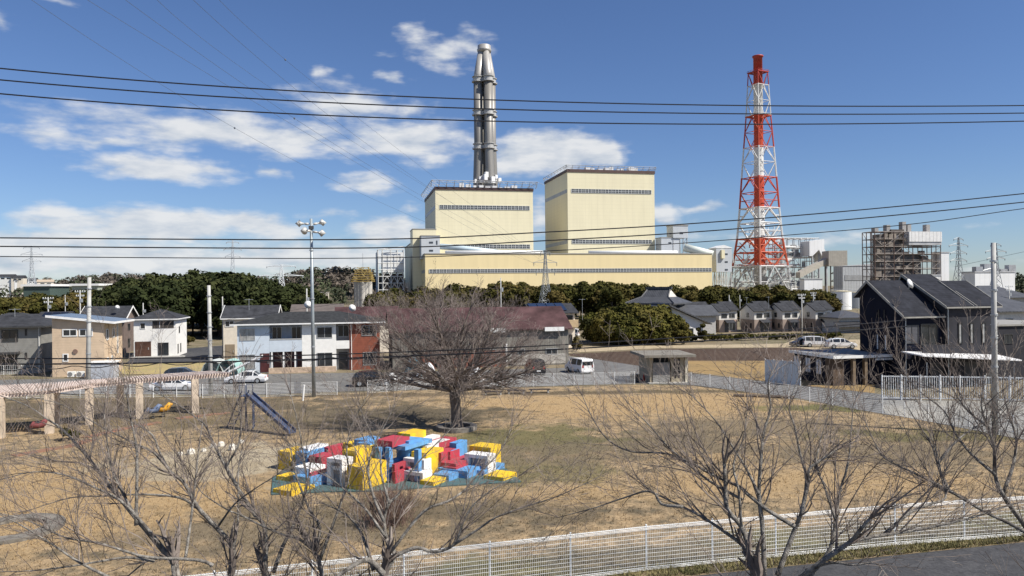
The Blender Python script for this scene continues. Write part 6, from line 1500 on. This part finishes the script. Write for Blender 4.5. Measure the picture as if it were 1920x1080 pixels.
forest(gp, sp, 'bare_tree', 'pale leafless tree standing between the red roof and the yellow hall', 'leafless trees behind the workshop')
# brown twiggy shrub below the play blocks
o = G(735, 985); q = random.Random(77); m = MB()
for i in range(150): a = q.uniform(0,6.28); b = Vector((q.gauss(0,.55), q.gauss(0,.4), 0)); twig(m, q, b, Vector((math.cos(a)*.35+b.x*.3, math.sin(a)*.35+b.y*.2, 1)), q.uniform(.8,2.1), .012, 2, .02, .5, 3.0, .005)
tag(m.build('shrub', M('reddish_twig', (.15,.095,.075), .9, .3, 2, alpha2=(.09,.055,.045)), None, False, o), 'reddish brown leafless shrub in front of the play blocks', 'shrub')

# ------------------------------------------------------------ vehicles
def car(name, label, cat, loc, yaw, L_, Wd, st, paint, wheels, wr=.32, name_group=None):
    """st: stations along the length from the tail (x, belt height, roof height, roof width share)"""
    t = thing(name, loc, label, cat, yaw, name_group); zb = .24; m = MB()
    def ring(x, zb_, zbelt, zr, wk):
        w = Wd/2; return [Vector((x,s_*a,z)) for s_, a, z in ((-1,w*.9,zb_),(-1,w,zb_+.25),(-1,w*.985,zbelt),(-1,w*wk,max(zr,zbelt+.01)),(1,w*wk,max(zr,zbelt+.01)),(1,w*.985,zbelt),(1,w,zb_+.25),(1,w*.9,zb_))]
    rs = [ring(x, zb, b, r, k) for x, b, r, k in st]; n0 = 0
    for r_ in rs: m.v += [tuple(p) for p in r_]
    for i in range(len(rs)-1):
        for k in range(8): a = i*8+k; b = i*8+(k+1)%8; m.f.append((a, b, b+8, a+8))
    m.f.append(tuple(range(7,-1,-1))); e = (len(rs)-1)*8; m.f.append(tuple(e+k for k in range(8)))
    m.build('body', paint, t, False)
    # side glass and screens, a little proud of the body
    for s_ in (0, 1):
        for i in range(len(rs)-1):
            ra, rb_ = st[i], st[i+1]
            if ra[2]-ra[1] < .2 and rb_[2]-rb_[1] < .2: continue
            q4 = [rs[i][2 if s_ == 0 else 5], rs[i+1][2 if s_ == 0 else 5], rs[i+1][3 if s_ == 0 else 4], rs[i][3 if s_ == 0 else 4]]
            c = sum(q4, Vector())/4; off = Vector((0,-.015 if s_ == 0 else .015,.0)); k = .86
            MB().poly([c+(p-c)*k+off for p in q4]).build('side_window', glass, t)
    for i in range(len(rs)-1):   # screens where the roof line climbs or falls steeply
        dz_ = st[i+1][2]-st[i][2]; dx_ = st[i+1][0]-st[i][0]
        if abs(dz_) > .3 and abs(dz_) > dx_*.45:
            q4 = [rs[i][3], rs[i][4], rs[i+1][4], rs[i+1][3]]; c = sum(q4, Vector())/4; nn = (q4[1]-q4[0]).cross(q4[3]-q4[0]).normalized(); nn = nn if nn.z > 0 else -nn
            MB().poly([c+(p-c)*.86+nn*.015 for p in q4]).build('windscreen', glass, t)
    x0 = st[0][0]; x1 = st[-1][0]
    if st[0][2]-st[0][1] > .3:  # upright tailgate glass
        w = Wd/2*.8; MB().box(x0-.02,-w,st[0][1]+.04,x0+.01,w,st[0][2]-.14).build('rear_window', glass, t)
    for s_ in (-1, 1):
        MB().box(x0-.03, s_*Wd*.36-.1, st[0][1]-.25, x0+.02, s_*Wd*.36+.1, st[0][1]+.05).build('tail_light', M('tail_red', (.35,.02,.02), .3), t)
        MB().box(x1-.05, s_*Wd*.36-.16, st[-1][1]-.12, x1+.03, s_*Wd*.36+.16, st[-1][1]+.02).build('headlight', M('lamp_glass', (.6,.6,.6), .15), t)
        for x in wheels:
            w_ = MB().lathe([(wr*.5,-.1),(wr,-.09),(wr,.09),(wr*.5,.1)], (x, s_*(Wd/2-.08), wr), 16, Vector((0,1,0))).build('wheel', black, t)
            MB().lathe([(wr*.6,-.108),(wr*.6,.108)], (x, s_*(Wd/2-.08), wr), 12, Vector((0,1,0))).build('rim', galv, w_)
    MB().box(x0-.04,-.25,.5,x0+.0,.25,.62).build('number_plate', white, t)
    MB().box(x0-.06,-Wd*.46,.3,x0+.05,Wd*.46,.5).build('bumper', paint, t)
    return t
cw = M('white_car_paint', (.78,.78,.78), .22, .03, 1, spec=.6); cb = M('black_car_paint', (.018,.018,.02), .18, .2, 1, spec=.7); cn = M('navy_car_paint', (.03,.045,.07), .2, .15, 1, spec=.7)
van = [(-2.35,1.08,1.72,.8),(-2.25,1.08,1.86,.8),(-1.0,1.05,1.9,.8),(.6,1.02,1.86,.79),(1.0,1.0,1.78,.77),(1.75,.98,1.05,.8),(2.25,.85,.88,.8),(2.4,.7,.72,.75)]
minivan = [(-2.1,.98,1.4,.8),(-1.95,.98,1.66,.8),(-.6,.95,1.7,.8),(.5,.93,1.64,.78),(.8,.92,1.55,.77),(1.5,.9,.97,.8),(2.0,.8,.84,.8),(2.1,.66,.68,.75)]
hatch = [(-1.95,.9,1.0,.8),(-1.8,.95,1.2,.78),(-1.4,.95,1.42,.76),(-.3,.93,1.5,.76),(.3,.92,1.46,.75),(1.15,.9,.96,.8),(1.85,.76,.8,.8),(2.0,.6,.62,.75)]
sedan = [(-2.3,.82,.84,.78),(-1.6,.92,.97,.78),(-.95,.92,1.4,.74),(.1,.9,1.44,.74),(.4,.9,1.4,.73),(1.15,.88,.93,.78),(2.1,.74,.78,.78),(2.3,.56,.58,.74)]
kei = [(-1.6,.95,1.7,.86),(-.4,.95,1.86,.86),(.5,.93,1.86,.85),(.9,.92,1.72,.83),(1.5,.9,.95,.85),(1.65,.7,.72,.8)]
def park(name, label, cat, px_, py_, yaw, st, paint, L_, Wd, wh, group=None, k=1.0):
    t = car(name, label, cat, G(px_, py_), yaw, L_, Wd, st, paint, wh, .33, group); t.scale = (k,k,k); t.location.z += .06; return t
park('parked_van', 'white people carrier seen from behind right of the workshop', 'van', 1086, 699, R(112), van, cw, 4.7, 1.85, (-1.45,1.5))
park('parked_van', 'black box shaped van half hidden by the big tree before the workshop', 'van', 1003, 701, R(100), van, cb, 4.7, 1.85, (-1.45,1.5))
park('parked_car', 'dark car parked by the low fence left of the big tree', 'car', 700, 724, R(8), hatch, cb, 4.3, 1.75, (-1.3,1.35), None, 1.15)
park('parked_car', 'white sedan parked in front of the pale blue flats', 'car', 462, 719, R(186), sedan, cw, 4.6, 1.75, (-1.45,1.5))
park('parked_car', 'dark blue car seen over the right end of the pergola', 'car', 342, 712, R(10), hatch, cn, 4.2, 1.75, (-1.3,1.35))
park('parked_car', 'white car parked behind the right end of the pergola', 'car', 326, 733, R(6), sedan, cw, 4.6, 1.75, (-1.45,1.5))
park('parked_car', 'small black car on the dirt lot left of the two white ones', 'car', 1503, 650, R(195), hatch, cb, 4, 1.7, (-1.25,1.3))
park('parked_minivan', 'white minivan in the middle of the three cars on the dirt lot', 'minivan', 1532, 651, R(-8), minivan, cw, 4.3, 1.7, (-1.3,1.35), None, 1.12)
park('parked_car', 'white hatchback rightmost of the three cars on the dirt lot', 'car', 1577, 654, R(-6), hatch, cw, 4, 1.7, (-1.25,1.3), None, 1.18)
park('mini_truck', 'tiny white kei van parked by the tan balcony house', 'van', 1072, 632, R(160), kei, cw, 3.3, 1.5, (-1.0,1.05))
# trailer-like white ramp rail and dome tents by the flats
o = G(430, 716); t = thing('loading_ramp', o, 'long white boat shaped trailer boom slanting above the white sedan', 'trailer')
MB().bar((-1.9,1,.4),(3.6,1.4,3.0),.16,6).build('boom', white, t); MB().bar((-1.9,.6,.3),(.3,.8,2.2),.07,6).build('rail', white, t)
for i in range(5): MB().bar((-1.9+i*.55,.6,.2),(-1.9+i*.55,.6,.35+i*.45),.04,5).build('post', white, t)
for (px_, cl_, lab) in ((404,'pale_tent','pale vinyl covered shelter right of the bare concrete pole'),(432,'teal_tent','light teal vinyl shelter beside the pale blue flats')):
    o = G(px_, 706); m = MB(); r = 1.5
    for i in range(8):
        a, b = math.pi*i/8, math.pi*(i+1)/8; m.ext([(math.cos(a)*r,-1.2,math.sin(a)*r*1.5),(math.cos(b)*r,-1.2,math.sin(b)*r*1.5),(math.cos(b)*r*.96,-1.2,math.sin(b)*r*1.45),(math.cos(a)*r*.96,-1.2,math.sin(a)*r*1.45)], (0,2.6,0))
    m.poly([(math.cos(math.pi*i/8)*r,.9,math.sin(math.pi*i/8)*r*1.5) for i in range(9)]); tag(m.build('vinyl_shelter', M(cl_, (.5,.53,.5) if px_ == 404 else (.3,.47,.44), .4, .1, 1), None, False, o), lab, 'shelter')

# roof aerials
for (px_, pt, pb_y, Y, lab) in ((28,578,600,104,'thin television aerial on the roof of the grey house at the left edge'),(108,590,606,119,'thin television aerial over the solar roof behind the beige house'),(467,560,577,120,'television aerial on the ridge of the cream house'),(1441,556,571,178,'television aerial on the middle terrace house'),(1092,560,590,140,'television aerial right of the solar roof house'),(1400,557,573,180,'television aerial between the second and third terrace houses')):
    p = at(px_, pb_y, Y); q = at(px_, pt, Y); L_ = q.z-p.z+1.0; t = thing('roof_aerial', Vector((p.x, Y, p.z-1.0)), lab, 'aerial', .7)
    MB().bar((0,0,0),(0,0,L_),.03,5).build('mast', galv, t); m = MB(); m.bar((-.7,0,L_-.15),(.7,0,L_-.15),.02,4)
    for i in range(7): x = -.65+i*.21; m.bar((x,-.35+.02*i,L_-.15),(x,.35-.02*i,L_-.15),.012,4)
    m.build('antenna', galv, t)
